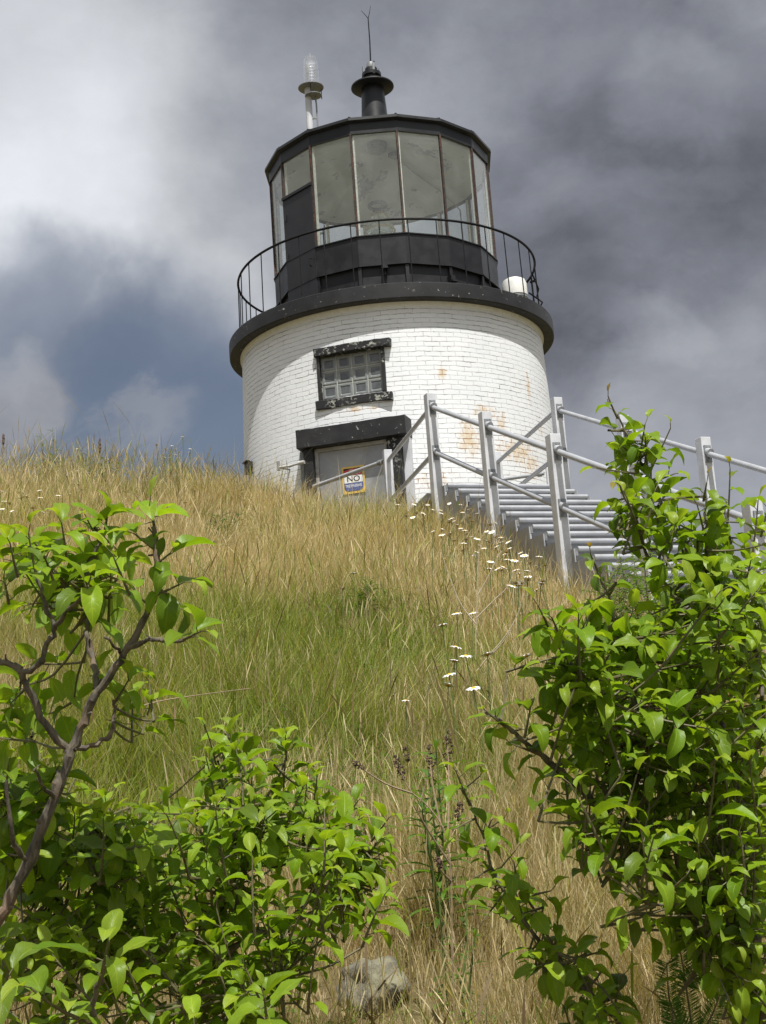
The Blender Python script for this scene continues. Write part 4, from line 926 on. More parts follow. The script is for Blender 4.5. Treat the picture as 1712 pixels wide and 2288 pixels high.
# right apple tree
b = gp(1740, 2400, 2.7)
tree('apple_tree', 'big dense leafy apple tree filling the right side with slender shoots against the sky', 'tree',
 [([(1760, 2480, 2.7), (1716, 2290, 2.7), (1704, 2229, 2.7), (1640, 2120, 2.7), (1631, 2115, 2.7), (1560, 2010, 2.68), (1475, 1943, 2.65), (1400, 1860, 2.6), (1340, 1802, 2.55), (1270, 1740, 2.5), (1209, 1687, 2.46), (1170, 1655, 2.42), (1131, 1625, 2.4), (1082, 1586, 2.38)], .0165, .0022),
  ([(1680, 2190, 2.7), (1690, 2000, 2.75), (1670, 1860, 2.8), (1640, 1740, 2.85), (1622, 1660, 2.85), (1600, 1560, 2.85), (1585, 1480, 2.85), (1540, 1400, 2.82), (1500, 1320, 2.80), (1470, 1290, 2.78), (1440, 1220, 2.75), (1415, 1150, 2.72), (1385, 1081, 2.70)], .011, .0018),
  ([(1500, 1330, 2.80), (1545, 1270, 2.85), (1531, 1216, 2.86), (1499, 1161, 2.87), (1470, 1110, 2.88), (1449, 1061, 2.9), (1425, 1020, 2.9), (1407, 979, 2.9), (1380, 930, 2.9), (1358, 889, 2.9)], .0058, .0014),
  ([(1590, 1500, 2.85), (1583, 1400, 2.82), (1581, 1348, 2.8), (1580, 1250, 2.78), (1577, 1170, 2.77), (1576, 1099, 2.76)], .005, .0016),
  ([(1340, 1802, 2.55), (1420, 1640, 2.6), (1410, 1520, 2.62), (1400, 1440, 2.62), (1372, 1398, 2.6), (1362, 1340, 2.6), (1348, 1310, 2.6), (1335, 1273, 2.6)], .0062, .0015),
  ([(1440, 1700, 2.6), (1380, 1620, 2.5), (1330, 1560, 2.45), (1280, 1490, 2.42), (1250, 1420, 2.4)], .0055, .002),
  ([(1640, 1740, 2.85), (1700, 1600, 2.9), (1690, 1450, 2.95), (1650, 1300, 2.95), (1625, 1180, 2.95), (1620, 1120, 2.95)], .006, .0016),
  ([(1475, 1943, 2.65), (1440, 1880, 2.6), (1380, 1850, 2.5), (1320, 1830, 2.45)], .0045, .002),
  ([(1600, 2080, 2.6), (1540, 2030, 2.5), (1450, 2020, 2.4)], .0045, .002), ([(1690, 2000, 2.75), (1640, 1950, 2.6), (1600, 1930, 2.5)], .005, .002)],
 [([(1270, 1420), (1380, 1400), (1450, 1370), (1540, 1330), (1600, 1300), (1720, 1290), (1720, 2080), (1620, 2060), (1540, 1960), (1420, 1870), (1320, 1760), (1230, 1680), (1270, 1600), (1260, 1500)], 260, 2.35, 3.2, .14, 8),
  ([(1200, 1400), (1290, 1360), (1400, 1330), (1420, 1420), (1300, 1480), (1230, 1480)], 12, 2.35, 2.7, .12, 7),
  ([(1450, 1220), (1560, 1160), (1720, 1150), (1720, 1320), (1500, 1330)], 15, 2.6, 3.1, .12, 6),
  ([(1380, 1120), (1440, 1040), (1500, 1130), (1560, 1200), (1440, 1200)], 16, 2.7, 3.0, .09, 6),
  ([(1390, 960), (1480, 940), (1510, 1010), (1450, 1090), (1370, 1060)], 6, 2.8, 3.0, .07, 5),
  ([(1250, 1720), (1420, 1760), (1500, 1880), (1380, 1890), (1260, 1800)], 18, 2.3, 2.7, .12, 7),
  ([(1470, 1960), (1560, 1960), (1720, 2050), (1720, 2300), (1640, 2280), (1590, 2120), (1500, 2040)], 40, 2.4, 2.9, .13, 7)],
 [(1407, 985, 2.9, 1432, 985, 4, 0), (1449, 1061, 2.9, 1500, 960, 3, .1), (1430, 1030, 2.9, 1395, 1000, 4, 0), (1450, 1080, 2.9, 1510, 1060, 4, 0), (1380, 935, 2.9, 1357, 888, 4, 1.), (1449, 1061, 2.9, 1440, 1000, 5, 0), (1436, 1060, 2.88, 1335, 1050, 3, 0),
  (1385, 1081, 2.7, 1378, 1078, 2, .8), (1420, 1165, 2.7, 1400, 1110, 3, .2), (1335, 1275, 2.6, 1322, 1240, 4, 1.), (1365, 1345, 2.6, 1350, 1305, 3, 0), (1572, 1120, 2.76, 1578, 1080, 4, .7), (1625, 1180, 2.95, 1636, 1050, 6, .5), (1680, 1250, 2.9, 1700, 1120, 6, .1), (1700, 1200, 2.8, 1725, 1110, 4, 0),
  (1131, 1625, 2.4, 1088, 1592, 5, .1), (1170, 1655, 2.42, 1190, 1575, 6, 0), (1209, 1687, 2.46, 1140, 1660, 5, 0), (1230, 1700, 2.45, 1260, 1600, 6, 0), (1250, 1420, 2.4, 1235, 1380, 5, .1), (1225, 1400, 2.4, 1205, 1355, 3, .3), (1280, 1490, 2.42, 1225, 1480, 4, 0), (1576, 1200, 2.77, 1560, 1130, 5, 0), (1581, 1300, 2.78, 1600, 1210, 5, 0),
  (1531, 1216, 2.86, 1600, 1160, 5, 0), (1440, 1220, 2.75, 1400, 1225, 3, 0), (1320, 1830, 2.45, 1290, 1870, 4, 0), (1450, 2020, 2.4, 1400, 2040, 4, 0), (1500, 1990, 2.4, 1540, 1950, 5, 0)], b, .064)

# slim sapling, bottom centre right
b = gp(1440, 2420, 2.7)
tree('apple_sapling', 'slim leaning apple sapling in the dry grass between the shrub and the big tree', 'sapling',
 [([(1440, 2460, 2.7), (1390, 2300, 2.7), (1330, 2230, 2.7), (1260, 2160, 2.72), (1190, 2080, 2.74), (1130, 2000, 2.76), (1095, 1930, 2.78), (1080, 1870, 2.8), (1050, 1800, 2.82), (1030, 1755, 2.84)], .0062, .0014),
  ([(1260, 2160, 2.72), (1215, 2070, 2.68), (1170, 1990, 2.65), (1155, 1970, 2.64)], .003, .0015), ([(1330, 2230, 2.7), (1300, 2180, 2.65), (1290, 2130, 2.6)], .003, .0015), ([(1380, 2290, 2.7), (1300, 2300, 2.8), (1250, 2330, 2.8)], .003, .0015)],
 [([(1090, 1920), (1160, 1960), (1240, 2060), (1200, 2100), (1120, 2030), (1080, 1960)], 9, 2.6, 2.9, .07, 6),
  ([(1190, 2070), (1260, 2110), (1340, 2180), (1400, 2260), (1380, 2340), (1250, 2340), (1200, 2200)], 17, 2.5, 2.95, .10, 6)],
 [(1080, 1870, 2.8, 1100, 1835, 3, 0), (1050, 1800, 2.82, 1018, 1722, 5, 0), (1035, 1765, 2.84, 1070, 1735, 3, 0), (1075, 1860, 2.8, 1130, 1830, 4, 0), (1090, 1900, 2.8, 1030, 1880, 4, 0), (1110, 1950, 2.78, 1150, 1900, 4, 0), (1060, 1830, 2.8, 1020, 1850, 3, 0), (1155, 1970, 2.64, 1150, 1930, 4, 0), (1190, 2000, 2.66, 1230, 1990, 3, 0), (1100, 1940, 2.78, 1060, 1960, 3, 0), (1130, 1990, 2.76, 1080, 2060, 3, 0), (1240, 2110, 2.7, 1250, 2050, 4, 0), (1290, 2140, 2.6, 1340, 2130, 4, 0), (1370, 2260, 2.7, 1390, 2180, 4, 0)], b, .060)

# ---------------------------------------------------------------- fine leaved bushes below the stairs
def pinnate_bush(name, label, cat, polys, cnt, Y0, Y1, ls, base, colr, stems):
    TR = thing(name, label, cat, tuple(base)); TB = MB(); LV = Leaves(TPS); SB = MB()
    for (x0, y0, x1, y1, Yd) in stems:
        a_, b_ = aty(x0, y0, Yd), aty(x1, y1, Yd-.1); mid = (a_+b_)/2+rv()*.04; SB.tube(smoothline([a_, mid, b_], 3), np.linspace(.007, .003, 7).tolist(), 6, False)
    SB.build('stems', M['twig'], TR, True); n_ = 0
    while n_ < cnt:
        poly = random.choice(polys); xs_ = [p[0] for p in poly]; ys_ = [p[1] for p in poly]; px, py = rnd(min(xs_), max(xs_)), rnd(min(ys_), max(ys_))
        if not inpoly(px, py, poly): continue
        n_ += 1; p = aty(px, py, rnd(Y0, Y1)); d = rv(); d[2] = abs(d[2])*.5+.1; d /= np.linalg.norm(d); L = ls*rnd(2.6, 3.8)
        TB.tube([p-d*L*.6, p, p+d*L], .0014, 4, False); sd_ = np.cross(d, (0, 0, 1.)); sd_ /= np.linalg.norm(sd_)+1e-9; c_ = np.array(colr)*rnd(.7, 1.35)
        for q_ in range(4):
            for s_ in (-1, 1): LV.add(p+d*L*(.1+.24*q_), sd_*s_+d*.5+rv()*.15, V3(0, 0, 1)+rv()*.35, ls*rnd(.8, 1.1), c_)
        LV.add(p+d*L, d, V3(0, 0, 1)+rv()*.3, ls, c_)
    TB.build('twigs', M['twig'], TR); LV.build('foliage', M['small_leaf'], TR); return TR
pinnate_bush('rose_bush', 'fine leaved wild rose bush growing up beside the grey staircase', 'bush',
  [[(1345, 1330), (1390, 1250), (1440, 1240), (1500, 1290), (1560, 1330), (1580, 1480), (1330, 1480)], [(1300, 1400), (1560, 1380), (1560, 1540), (1300, 1540)]], 520, 5.6, 6.6, .030, gp(1430, 1500, 6.2), (.10, .17, .03),
  [(1440, 1600, 1400, 1290, 6.2), (1450, 1600, 1440, 1260, 6.1), (1440, 1600, 1480, 1320, 6.0), (1430, 1600, 1365, 1350, 6.2), (1450, 1600, 1520, 1330, 6.1)])

# ---------------------------------------------------------------- weeds, dry stalks
def weed(label, px, py, top, Yd, n_leaf, ls, col, tpl=LANCE, spread=1., group=None, name='weed', stems=3, cat='weed'):
    p = gp(px, py, Yd); tip = aty(px, top, Yd); H = max(.15, tip[2]-p[2]); TR = thing(name, label, cat, tuple(p), group); SB = MB(); LV = Leaves(tpl)
    for s_ in range(stems):
        off = V3(rnd(-1, 1), rnd(-1, 1), 0)*.10*spread*(s_ > 0); hh = H*rnd(.65, 1) if s_ else H; pts = [p+off*.3-kz*.05, p+off*.7+kz*hh*.5, p+off+kz*hh]
        SB.tube(smoothline(pts, 3), np.linspace(.005, .002, 7).tolist(), 6, False); ph_ = rnd(0, 6)
        for k in range(n_leaf):
            q_ = .15+.85*k/n_leaf; ph_ += 2.4; o_ = V3(math.cos(ph_), math.sin(ph_), .5+.5*q_); LV.add(p+off*q_+kz*hh*q_, o_, kz+o_*.2, ls*rnd(.8, 1.2)*(1.1-.5*q_), np.array(col)*rnd(.7, 1.3))
    SB.build('stem', M['stem'], TR); LV.build('leaves', M['small_leaf'], TR); return TR
WD = lambda px, py, h=.2: float(ground_hit(px, py, h)[1])
weed('upright dark green leafy weed alone on the open slope', 830, 1420, 1290, WD(830, 1330, .2), 20, .12, (.06, .12, .02), stems=4)
weed('dark leafy weed clump in tan grass left of the lighthouse door', 500, 1230, 1150, WD(500, 1190, .2), 16, .16, (.05, .10, .025), stems=5, spread=1.6)
weed('tall bent dark stemmed weed just left of the lighthouse wall', 535, 1150, 1075, WD(535, 1110, .2), 14, .09, (.06, .08, .03), stems=4)
weed('grey green thistle like weed on the skyline at far left', 120, 1040, 955, 13.4, 12, .12, (.09, .13, .06), stems=4, spread=1.5)
weed('low dark green weed at the foot of the brown skyline spike', 225, 1050, 1015, 13.4, 18, .13, (.06, .11, .04), stems=6, spread=2.2)
weed('bright yellow green leafy weed beside the daisy stems', 1095, 1580, 1500, WD(1090, 1530, .3), 12, .07, (.14, .20, .03), stems=2)
weed('broad green weed under the dry dock stalks', 990, 1880, 1650, 4.3, 16, .16, (.10, .19, .03), stems=4, spread=1.4)
weed('small green weed low in dry grass at bottom centre', 990, 2120, 1990, 3.8, 10, .08, (.08, .15, .025), stems=3)
def spike(label, px, y_top, y_head, Yd, r_, m_='seed', name='mullein_stalk'):
    tip = aty(px, y_top, Yd); hb = aty(px, y_head, Yd); p = gp(px, y_head, Yd); TR = thing(name, label, 'dry stalk', tuple(p))
    mb = MB(); mb.tube([p-kz*.05, hb], .006, 6); mb.build('stem', M['dry'], TR); pts = [hb+(tip-hb)*k/9 for k in range(10)]; mb = MB(); mb.tube([q_+rv()*.003 for q_ in pts], [r_*(.6, 1, .9, 1.05, .95, 1, .9, .85, .7, .3)[k] for k in range(10)], 8); mb.build('seed_head', M[m_], TR); return TR
spike('dark brown seed spike standing highest on the left skyline', 223, 978, 1012, 13.3, .013)
spike('short dark spike at the left edge of the skyline', 8, 968, 992, 13.3, .014)
spike('small dark spike right of the tall brown one on the skyline', 246, 1022, 1038, 13.3, .012)
def stalks(name, label, cat, base, lines, m_, heads=(), hm='seed', r0=.004, r1=.0015):
    TR = thing(name, label, cat, tuple(base))
    for L in lines:
        W_ = smoothline([aty(*p) for p in L]); mb = MB(); mb.tube(W_, np.linspace(r0, r1, len(W_)).tolist(), 6, False); mb.build('stem', M[m_], TR, True)
    for (x0, y0, x1, y1, Yd, r_) in heads:
        mb = MB(); a_, b_ = aty(x0, y0, Yd), aty(x1, y1, Yd)
        for k in range(60):
            q_ = random.random(); c_ = a_+(b_-a_)*q_+rv()*r_*(.5+.8*math.sin(PI*q_)); d = rv()*r_*.5; mb.tube([c_-d, c_, c_+d], [.0003, r_*.28, .0003], 4, False)
        mb.build('seed_head', M[hm], TR)
    return TR
stalks('dry_dock', 'dead brown dock stalks with dark knobbly seed heads at mid bottom', 'dry stalk', gp(1010, 2250, 3.7),
  [[(1015, 2260, 3.7), (1010, 2100, 3.7), (1008, 1960, 3.7), (1000, 1890, 3.7), (985, 1840, 3.7), (950, 1795, 3.7), (920, 1770, 3.7), (900, 1735, 3.7), (885, 1695, 3.7)], [(920, 1772, 3.7), (860, 1750, 3.68), (795, 1708, 3.66)], [(985, 1845, 3.7), (968, 1760, 3.72), (960, 1690, 3.74)], [(1005, 1930, 3.7), (960, 1860, 3.66), (925, 1800, 3.62)], [(1000, 1900, 3.7), (1003, 1760, 3.76), (1000, 1650, 3.8)], [(940, 1790, 3.7), (955, 1740, 3.7)], [(1008, 1970, 3.7), (980, 1940, 3.65)]],
  'dry', [(902, 1740, 883, 1688, 3.7, .009), (812, 1716, 790, 1703, 3.66, .007), (965, 1735, 961, 1665, 3.74, .0095), (1000, 1715, 1002, 1635, 3.8, .010), (912, 1700, 905, 1670, 3.7, .007), (985, 1938, 976, 1918, 3.65, .008), (1024, 1830, 1028, 1795, 3.75, .009)], r0=.0032)
stalks('dead_twig', 'bleached forked dead twig standing right of the daisies', 'dry stalk', gp(1063, 1500, 7.2),
  [[(1063, 1490, 7.2), (1063, 1440, 7.2), (1064, 1395, 7.2), (1067, 1330, 7.2), (1070, 1240, 7.2), (1078, 1210, 7.2)], [(1064, 1395, 7.2), (1030, 1350, 7.2), (1005, 1290, 7.2), (985, 1230, 7.2)], [(1066, 1380, 7.2), (1100, 1345, 7.2), (1135, 1310, 7.2), (1150, 1270, 7.2)], [(1068, 1330, 7.2), (1090, 1290, 7.2), (1120, 1230, 7.2)]], 'pale_dry', r0=.0042, r1=.0016)
stalks('dead_twig', 'long pale arching dead stalk curving up right of the forked twig', 'dry stalk', gp(1075, 1500, 6.9),
  [[(1065, 1500, 6.9), (1095, 1462, 6.9), (1130, 1420, 6.9), (1158, 1370, 6.9), (1168, 1325, 6.9)], [(1095, 1466, 6.9), (1120, 1440, 6.88), (1145, 1405, 6.86)]], 'pale_dry', r0=.004, r1=.0016)
stalks('dead_twig', 'thin pale dead stem lying across the green grass at left', 'dry stalk', aty(450, 1555, 5.2),
  [[(310, 1580, 5.0), (360, 1566, 5.1), (450, 1552, 5.2), (560, 1538, 5.4)]], 'dry', r0=.0032, r1=.0016)
stalks('red_dock', 'small rusty red seed strands in grass under the big apple tree', 'dry stalk', gp(1392, 2060, 4.2),
  [[(1385, 2060, 4.2), (1388, 1980, 4.2), (1390, 1900, 4.2)], [(1387, 2020, 4.2), (1405, 1950, 4.2), (1412, 1910, 4.2)]], 'dry', [(1390, 1960, 1391, 1902, 4.2, .010), (1404, 1955, 1412, 1908, 4.2, .009), (1374, 2005, 1372, 1985, 4.2, .006)], 'redseed')
# yew seedling, bottom right
b = gp(1560, 2400, 2.9); YW = thing('yew_seedling', 'dark feathery yew seedling at the bottom right under the apple tree', 'seedling', tuple(b)); SB = MB(); LV = Leaves(NEEDLE)
for L in ([(1560, 2400, 2.9), (1540, 2250, 2.9), (1525, 2150, 2.9), (1510, 2090, 2.9)], [(1550, 2330, 2.9), (1500, 2250, 2.85), (1490, 2150, 2.85)], [(1550, 2340, 2.9), (1590, 2270, 2.9), (1620, 2190, 2.9)], [(1530, 2300, 2.8), (1510, 2310, 2.8), (1500, 2240, 2.8)], [(1530, 2200, 2.9), (1570, 2150, 2.85), (1590, 2100, 2.85)]):
    W_ = smoothline([aty(*p) for p in L], 10); SB.tube(W_, np.linspace(.003, .001, len(W_)).tolist(), 5, False)
    for i in range(len(W_)-1):
        d = W_[i+1]-W_[i]; d /= np.linalg.norm(d); sd_ = np.cross(d, V3(0, -1, .3)); sd_ /= np.linalg.norm(sd_)
        for s_ in (-1, 1):
            for q_ in (0, .33, .66): LV.add(W_[i]+(W_[i+1]-W_[i])*q_, sd_*s_+d*.5+rv()*.15, V3(0, -1, .5), .028*rnd(.8, 1.1), np.array((.09, .17, .03))*rnd(.7, 1.5))
SB.build('stem', M['twig'], YW); LV.build('needles', M['small_leaf'], YW)

# ---------------------------------------------------------------- daisies
def daisy_meshes():
    mb = MB(); n_ = 15
    for k in range(n_):
        a = 2*PI*k/n_+rnd(-.08, .08); ca, sa = math.cos(a), math.sin(a); w_ = .0036; dz = rnd(-.003, .001); L = .0235*rnd(.9, 1.08)
        b0 = len(mb.v); mb.v += [(ca*.006+sa*w_*.6, sa*.006-ca*w_*.6, 0), (ca*.006-sa*w_*.6, sa*.006+ca*w_*.6, 0), (ca*L*.65-sa*w_*1.3, sa*L*.65+ca*w_*1.3, .002), (ca*L*.65+sa*w_*1.3, sa*L*.65-ca*w_*1.3, .002), (ca*L-sa*w_*.7, sa*L+ca*w_*.7, dz), (ca*L+sa*w_*.7, sa*L-ca*w_*.7, dz)]
        mb.f += [[b0, b0+3, b0+2, b0+1], [b0+3, b0+5, b0+4, b0+2]]; mb.mi += [0, 0]
    nvp = len(mb.v)
    pet = bpy.data.meshes.new('petals'); pet.from_pydata(mb.v, [], mb.f); pet.materials.append(M['petal'])
    mc = MB(); mc.lathe((0, 0), [(.008, -.003), (.0085, .001), (.006, .004), (.0005, .0052)], 12); cen = bpy.data.meshes.new('flower_centre'); cen.from_pydata(mc.v, [], mc.f); cen.materials.append(M['yolk']); cen.shade_smooth()
    return pet, cen
PET, CEN = daisy_meshes()
def daisy(label, group, px, py, h, default=13.5, tilt=.35, sc=1.):
    hp = ground_hit(px, py, h, default=default); gz = float(hz(hp[0], hp[1])); base = V3(hp[0]+rnd(-.04, .04), hp[1]+.03, gz); H = hp[2]-gz
    TR = thing('daisy', label, 'daisy', tuple(base), group); mb = MB(); top = hp
    mb.tube(smoothline([base-kz*.02, base*.5+top*.5+V3(rnd(-.02, .02), rnd(-.02, .02), 0), top-kz*.003], 2), .0022, 5, False); mb.build('stem', M['stem'], TR)
    e = (rnd(-tilt, tilt), rnd(-tilt, tilt), rnd(0, 6))
    for nm, me_ in (('petals', PET), ('flower_centre', CEN)):
        o = bpy.data.objects.new(nm, me_); link(o); o.parent = TR; o.location = tuple(top-base); o.rotation_euler = e; o.scale = (sc,)*3
    return TR
G1 = 'white daisies standing in the grass at mid slope'
for (px, py, lab) in [(988, 1397, 'topmost and largest white daisy of the mid slope cluster'), (1019, 1446, 'white daisy just below the topmost one in the mid slope cluster'), (1041, 1466, 'tilted white daisy at the middle right of the mid slope cluster'), (1016, 1477, 'white daisy at the centre of the mid slope cluster, left of the tilted one'),
                      (1089, 1462, 'white daisy beside the base of the arching dead stalk'), (1175, 1466, 'lone white daisy right of the arching stalk, nearest the big apple tree'), (1004, 1508, 'double headed looking daisy in the lower part of the mid slope cluster'), (1002, 1531, 'lowest daisy seen edge on in the mid slope cluster'), (907, 1566, 'lone small white daisy low and left of the mid slope cluster'), (1058, 1538, 'small half open daisy right of the lowest cluster flower'), (1021, 1371, 'faint white daisy left of the forked dead twig'), (1057, 1370, 'small white daisy in front of the forked dead twig')]:
    daisy(lab, G1, px, py, .46, tilt=.3, sc=1.35 if py < 1560 else 1.)
def scatter(poly, cnt, label, group, h=.50, sc=(.8, 1.25)):
    n_ = 0; xs_ = [p[0] for p in poly]; ys_ = [p[1] for p in poly]
    while n_ < cnt:
        px, py = rnd(min(xs_), max(xs_)), rnd(min(ys_), max(ys_))
        if inpoly(px, py, poly): daisy(label, group, px, py, h*rnd(.85, 1.2), 13.5, .5, rnd(*sc)); n_ += 1
scatter([(960, 1120), (1060, 1130), (1140, 1190), (1200, 1230), (1240, 1300), (1180, 1330), (1100, 1290), (1020, 1220), (900, 1150)], 80, 'tiny cream daisy in the thick patch beside the grey stair posts', 'daisies thick beside the stair posts')
scatter([(850, 1110), (960, 1110), (1000, 1150), (900, 1160)], 12, 'tiny white daisy in the grass before the lighthouse door', 'daisies before the door')
for px, py in [(350, 994), (370, 1003), (384, 996), (392, 1004), (408, 976), (380, 1017), (367, 1022), (378, 1023), (425, 1003), (423, 1011), (393, 1016), (400, 1010)]:
    daisy('small white daisy in the loose bunch showing against the skyline', 'daisies against the skyline', px, py, .35, 13.3, .3, .8)
for px, py in [(173, 1003), (160, 1029), (165, 1041), (172, 1052), (158, 1044), (307, 1067), (150, 1062), (176, 1083), (182, 1093), (155, 1103)]:
    daisy('small white daisy scattered below the left skyline', 'daisies scattered below the left skyline', px, py, .38, 13, .4, .75)
for px, py in [(10, 1120), (22, 1125), (48, 1101), (88, 1096), (90, 1112), (26, 1142), (5, 1137), (74, 1135), (96, 1145), (130, 1107), (60, 1110), (48, 1112), (2, 1098)]:
    daisy('white daisy in the group at the left edge above the apple tree', 'daisies at the left edge', px, py, .42, 12, .4, 1.0)
for px, py, lb in [(435, 1097, 'pair like white daisy alone in tan grass left of the tower'), (790, 1281, 'small white daisy at top left of the green leafy weed'), (766, 1315, 'small white daisy left of the green leafy weed'), (414, 1123, 'faint white daisy below the lone one left of the tower'), (880, 1118, 'thin stalked white daisy before the grey door')]:
    daisy(lb, 'single daisies on the upper slope', px, py, .40, 13, .3, .9)

# ---------------------------------------------------------------- grass
def fbm(x, y, s, seed):
    rs = np.random.default_rng(seed); out = np.zeros_like(x); amp = 1; tot = 0
    for o_ in range(3):
        for k in range(4):
            a = rs.uniform(0, 2*PI); f = s*(2**o_)*rs.uniform(.7, 1.3); out += amp*np.sin((x*math.cos(a)+y*math.sin(a))*f+rs.uniform(0, 6.28))
        tot += amp*2; amp *= .6
    return out/tot
def project(P):
    d = P@cF; return PW/2+FPX*(P@cR)/d, PH/2-FPX*(P@cU)/d
# green patches given as ground ellipses (x, y, rx, ry, amount); located from the photograph once
GP = []
for (px, py, rx, ry, am) in [(560, 1440, 1.25, 1.5, .75), (300, 1480, .8, 1.3, .7), (420, 1560, .8, .8, .8), (650, 1400, 1.0, .9, .5), (820, 1380, .6, .7, .45), (600, 1700, .6, .9, .8), (450, 1750, .7, .9, .8), (760, 1750, .5, .7, .6), (150, 1400, .8, 1.2, .6), (350, 1650, .6, .7, .75), (720, 1600, .5, .9, .35), (1080, 1760, .35, .5, .9), (1200, 1790, .3, .4, .8), (900, 1800, .4, .6, .5),
                             (830, 1150, .7, .6, .55), (540, 1160, .35, .5, .5), (200, 1080, .8, .8, .6), (60, 1150, .7, .8, .3), (830, 1330, .25, .3, .6), (880, 2270, .35, .35, 1.0), (700, 2230, .3, .3, .8), (1050, 1630, .5, .8, .35), (760, 1480, .9, 1., .35)]:
    h_ = ground_hit(px, py, .12); GP.append((h_[0], h_[1], rx*1.1, ry*1.1, min(.9, am*1.15)))
def green_amount(x, y):
    g_ = np.zeros_like(x)
    xx = x+.5*fbm(x, y, 1.5, 5)+.15*fbm(x, y, 6, 15); yy = y+.7*fbm(x, y, 1.4, 6)+.2*fbm(x, y, 6, 16)
    for (gx, gy, rx, ry, am) in GP: g_ = np.maximum(g_, am*sstep(1.65, .1, np.hypot((xx-gx)/rx, (yy-gy)/ry)))
    return np.clip(g_+.26*fbm(x, y, 1.9, 9)+.13*fbm(x, y, 6., 19)+.06*sstep(10, 7, y)+.0, 0, 1)
def keep(x, y):
    ok = np.hypot(x, y-TD) > 2.34
    du = (x-SA[0])*su[0]+(y-SA[1])*su[1]; dn = (x-SA[0])*sn[0]+(y-SA[1])*sn[1]
    ok &= ~((du > -2.6) & (du < 8.2) & (dn > -.03) & (dn < WID+.03))
    ok &= np.hypot((x-rk[0])/.19, (y-rk[1]+.14)/.24) > 1
    # door step stays clear
    ok &= ~((np.abs(x+.65) < .5) & (y > 16.2) & (y < 17.2))
    return ok
def place(n_, y0, y1, dens_margin=1.3):
    y = np.sqrt(rng.uniform(y0*y0, y1*y1, n_)); hw = .30*y+dens_margin; x = rng.uniform(-1, 1, n_)*hw-.0157*y
    return x, y
def blades(x, y, h, wd, lean, prof, tilt_pow, greenness, straw, shade=1., curve=1.):
    n_ = len(x); k = len(prof); z = hz(x, y); base = np.stack([x, y, z-.02], -1)
    az = rng.uniform(0, 2*PI, n_); ld_ = np.stack([np.cos(az), np.sin(az)], -1)*lean[:, None]
    ld_[:, 0] += .15*fbm(x, y, 5.1, 31)+.03; ld_[:, 1] += .12*fbm(x, y, 2.7, 32); fa = rng.uniform(0, PI, n_); side = np.stack([np.cos(fa), np.sin(fa)*.6, np.zeros(n_)], -1)
    V = np.zeros((n_, k, 2, 3))
    for i, (q_, ww) in enumerate(prof):
        off = (q_**tilt_pow); P = base.copy(); P[:, 0] += ld_[:, 0]*h*off; P[:, 1] += ld_[:, 1]*h*off
        P[:, 2] += h*q_*np.sqrt(np.clip(1-(np.hypot(ld_[:, 0], ld_[:, 1])*off*.75)**2, .15, 1))
        V[:, i, 0] = P-side*(wd*ww/2)[:, None]; V[:, i, 1] = P+side*(wd*ww/2)[:, None]
    b_ = np.arange(n_)[:, None]*(2*k); i_ = np.arange(k-1)[None, :]*2
    F = np.stack([b_+i_, b_+i_+1, b_+i_+3, b_+i_+2], -1).reshape(-1, 4)
    g_ = (rng.uniform(0, 1, n_) < greenness)[:, None]; r1_ = rng.uniform(0, 1, (n_, 1)); br = rng.uniform(.65, 1.25, (n_, 1))*shade
    st = np.array(straw[0])*(1-r1_)+np.array(straw[1])*r1_; gr_ = np.array((.16, .205, .018))*(1-r1_)+np.array((.34, .36, .06))*r1_
    c_ = np.where(g_, gr_, st)*br; c_ = np.repeat(c_[:, None, :], 2*k, 1).reshape(-1, 3)
    return V.reshape(-1, 3), F, c_
ST1 = ((.45, .33, .18), (.74, .61, .40)); ST2 = ((.34, .25, .14), (.60, .49, .31))
PB = [(0, 1.), (.35, .95), (.7, .65), (1., .06)]; PH_ = [(0, .5), (.45, .4), (.74, .4), (.80, 1.6), (.90, 1.9), (1., .15)]
VS, FS, CS = [], [], []; base_ = 0
def addb(r_):
    global base_
    VS.append(r_[0]); FS.append(r_[1]+base_); CS.append(r_[2]); base_ += len(r_[0])
for (y0, y1, n_, hm, wd_, mg) in [(1.6, 4.2, 80000, .16, .0021, .7), (4.2, 7.5, 150000, .20, .0023, .9), (7.5, 11, 170000, .22, .0027, 1.2), (11, 15, 190000, .23, .0032, 1.6), (15, 22, 30000, .22, .005, 2.)]:
    x, y = place(n_, y0, y1, mg); kk = keep(x, y); x, y = x[kk], y[kk]
    cl = fbm(x, y, 7., 11); kk = rng.uniform(-1.1, .6, len(x)) < cl+.35; x, y = x[kk], y[kk]
    h = hm*np.exp(rng.normal(0, .32, len(x)))*(1+.45*fbm(x, y, 1.5, 3)); h *= 1-.45*sstep(.5, 0, np.hypot(x-rk[0], y-rk[1])-.15)
    g_ = green_amount(x, y); h *= 1-.15*g_; h *= 1+.55*fbm(x, y, 9., 21)
    dk = ((x > 0) & (y < 7))
    addb(blades(x, y, h, np.full(len(x), wd_)*rng.uniform(.7, 1.5, len(x))*(1+.5*g_), rng.uniform(.05, .75, len(x)), PB, 1.7, g_*.9, ST1 if y0 > 5 else ST2))
    # fine seeding culms
    m_ = int(len(x)*.16); sel = rng.choice(len(x), m_, False); x, y = x[sel], y[sel]
    h = hm*1.55*np.exp(rng.normal(0, .22, m_))*(1+.25*fbm(x, y, 1.5, 4))
    kk = rng.uniform(0, 1, m_) < 1-.85*green_amount(x, y); x, y, h = x[kk], y[kk], h[kk]
    addb(blades(x, y, h, np.full(len(x), wd_*.95), rng.uniform(.05, .38, len(x)), PH_, 2.2, np.clip(.04+.6*green_amount(x, y), 0, 1), ST1, .92))
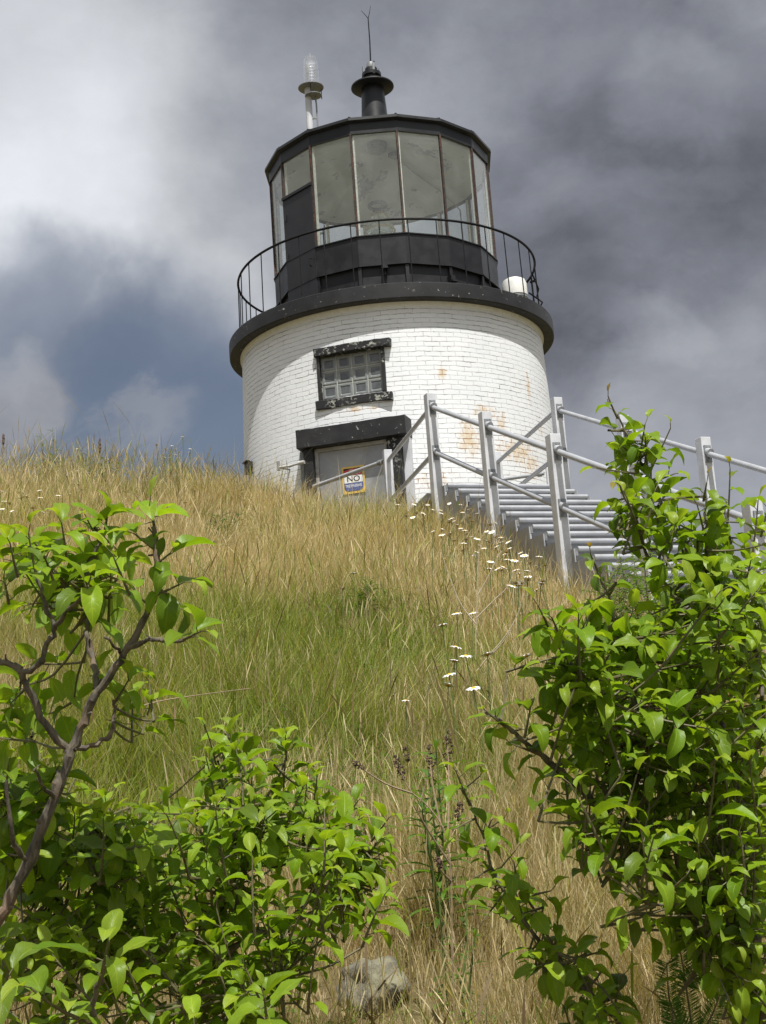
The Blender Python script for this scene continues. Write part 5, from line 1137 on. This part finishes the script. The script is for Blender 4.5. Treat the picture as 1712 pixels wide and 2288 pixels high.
# tall thin culms that stand up against the sky on the crest
x, y = place(4200, 12.2, 15.5, 1.8); kk = keep(x, y) & (x < -.9); x, y = x[kk], y[kk]
addb(blades(x, y, .50*np.exp(rng.normal(0, .22, len(x)))*np.where(x < -2.6, 1.15, .95), np.full(len(x), .0032), rng.uniform(.02, .45, len(x)), PH_, 2.2, np.full(len(x), .1), ((.20, .14, .08), (.48, .38, .22))))
# rank green grass, broader blades, in the green patches
x, y = place(60000, 1.8, 11, .8); kk = keep(x, y); x, y = x[kk], y[kk]; g_ = green_amount(x, y); kk = rng.uniform(0, 1, len(x)) < sstep(.35, .8, g_); x, y = x[kk], y[kk]
addb(blades(x, y, .24*np.exp(rng.normal(0, .25, len(x))), np.full(len(x), .0045), rng.uniform(.1, .8, len(x)), PB, 1.6, np.ones(len(x)), ST1, .85))
# coarse brown and olive stalks standing in loose clumps
x, y = place(9000, 2, 14.5, 1.0); kk = keep(x, y) & (fbm(x, y, 2.2, 77) > .12); x, y = x[kk], y[kk]
addb(blades(x, y, .40*np.exp(rng.normal(0, .25, len(x))), np.full(len(x), .0036), rng.uniform(.0, .5, len(x)), PH_, 2.0, np.full(len(x), .25), ((.16, .10, .055), (.34, .24, .14)), .9))
# short dark tussocks
x, y = place(40000, 2, 14.5, 1.0); kk = keep(x, y) & (fbm(x, y, 5.5, 78) > .22); x, y = x[kk], y[kk]
addb(blades(x, y, .20*np.exp(rng.normal(0, .3, len(x))), np.full(len(x), .0034), rng.uniform(.2, .9, len(x)), PB, 1.5, np.full(len(x), .5), ST2, .8))
# lying thatch
x, y = place(60000, 1.6, 14, .8); kk = keep(x, y); x, y = x[kk], y[kk]
addb(blades(x, y, .10*np.exp(rng.normal(0, .3, len(x))), np.full(len(x), .003), rng.uniform(.7, 1.25, len(x)), PB, 1.0, np.full(len(x), .08), ST2, 1.))
gm = raw_mesh('grass', np.concatenate(VS), np.concatenate(FS), [M['grass']], np.concatenate(CS))
go = add_mesh('grass', gm); tag(go, 'long dry tan grass with green patches covering the hillside', 'grass', kind='stuff')
# leafy ground cover in the green patches
LV = Leaves(TPS)
for (gx, gy, rx, ry, am) in GP:
    if am < .5 or gy > 12: continue
    for k in range(int(260*rx*ry*am/(.5))):
        a = rnd(0, 6.3); r_ = math.sqrt(random.random())*.8; x_, y_ = gx+rx*r_*math.cos(a), gy+ry*r_*math.sin(a)
        if not bool(keep(np.array([x_]), np.array([y_]))[0]): continue
        z_ = float(hz(x_, y_))+rnd(.02, .16); c_ = np.array((.10, .18, .028))*rnd(.7, 1.3)
        for q_ in range(5): d = rv(); d[2] = abs(d[2])*.4; LV.add(V3(x_, y_, z_)+rv()*.02, d, kz+rv()*.3, .03*rnd(.7, 1.3), c_)
o = LV.build('ground_cover', M['small_leaf'], None); tag(o, 'small leaved green ground cover among the grass', 'ground cover', kind='stuff')
print('grass faces', sum(len(f) for f in FS))
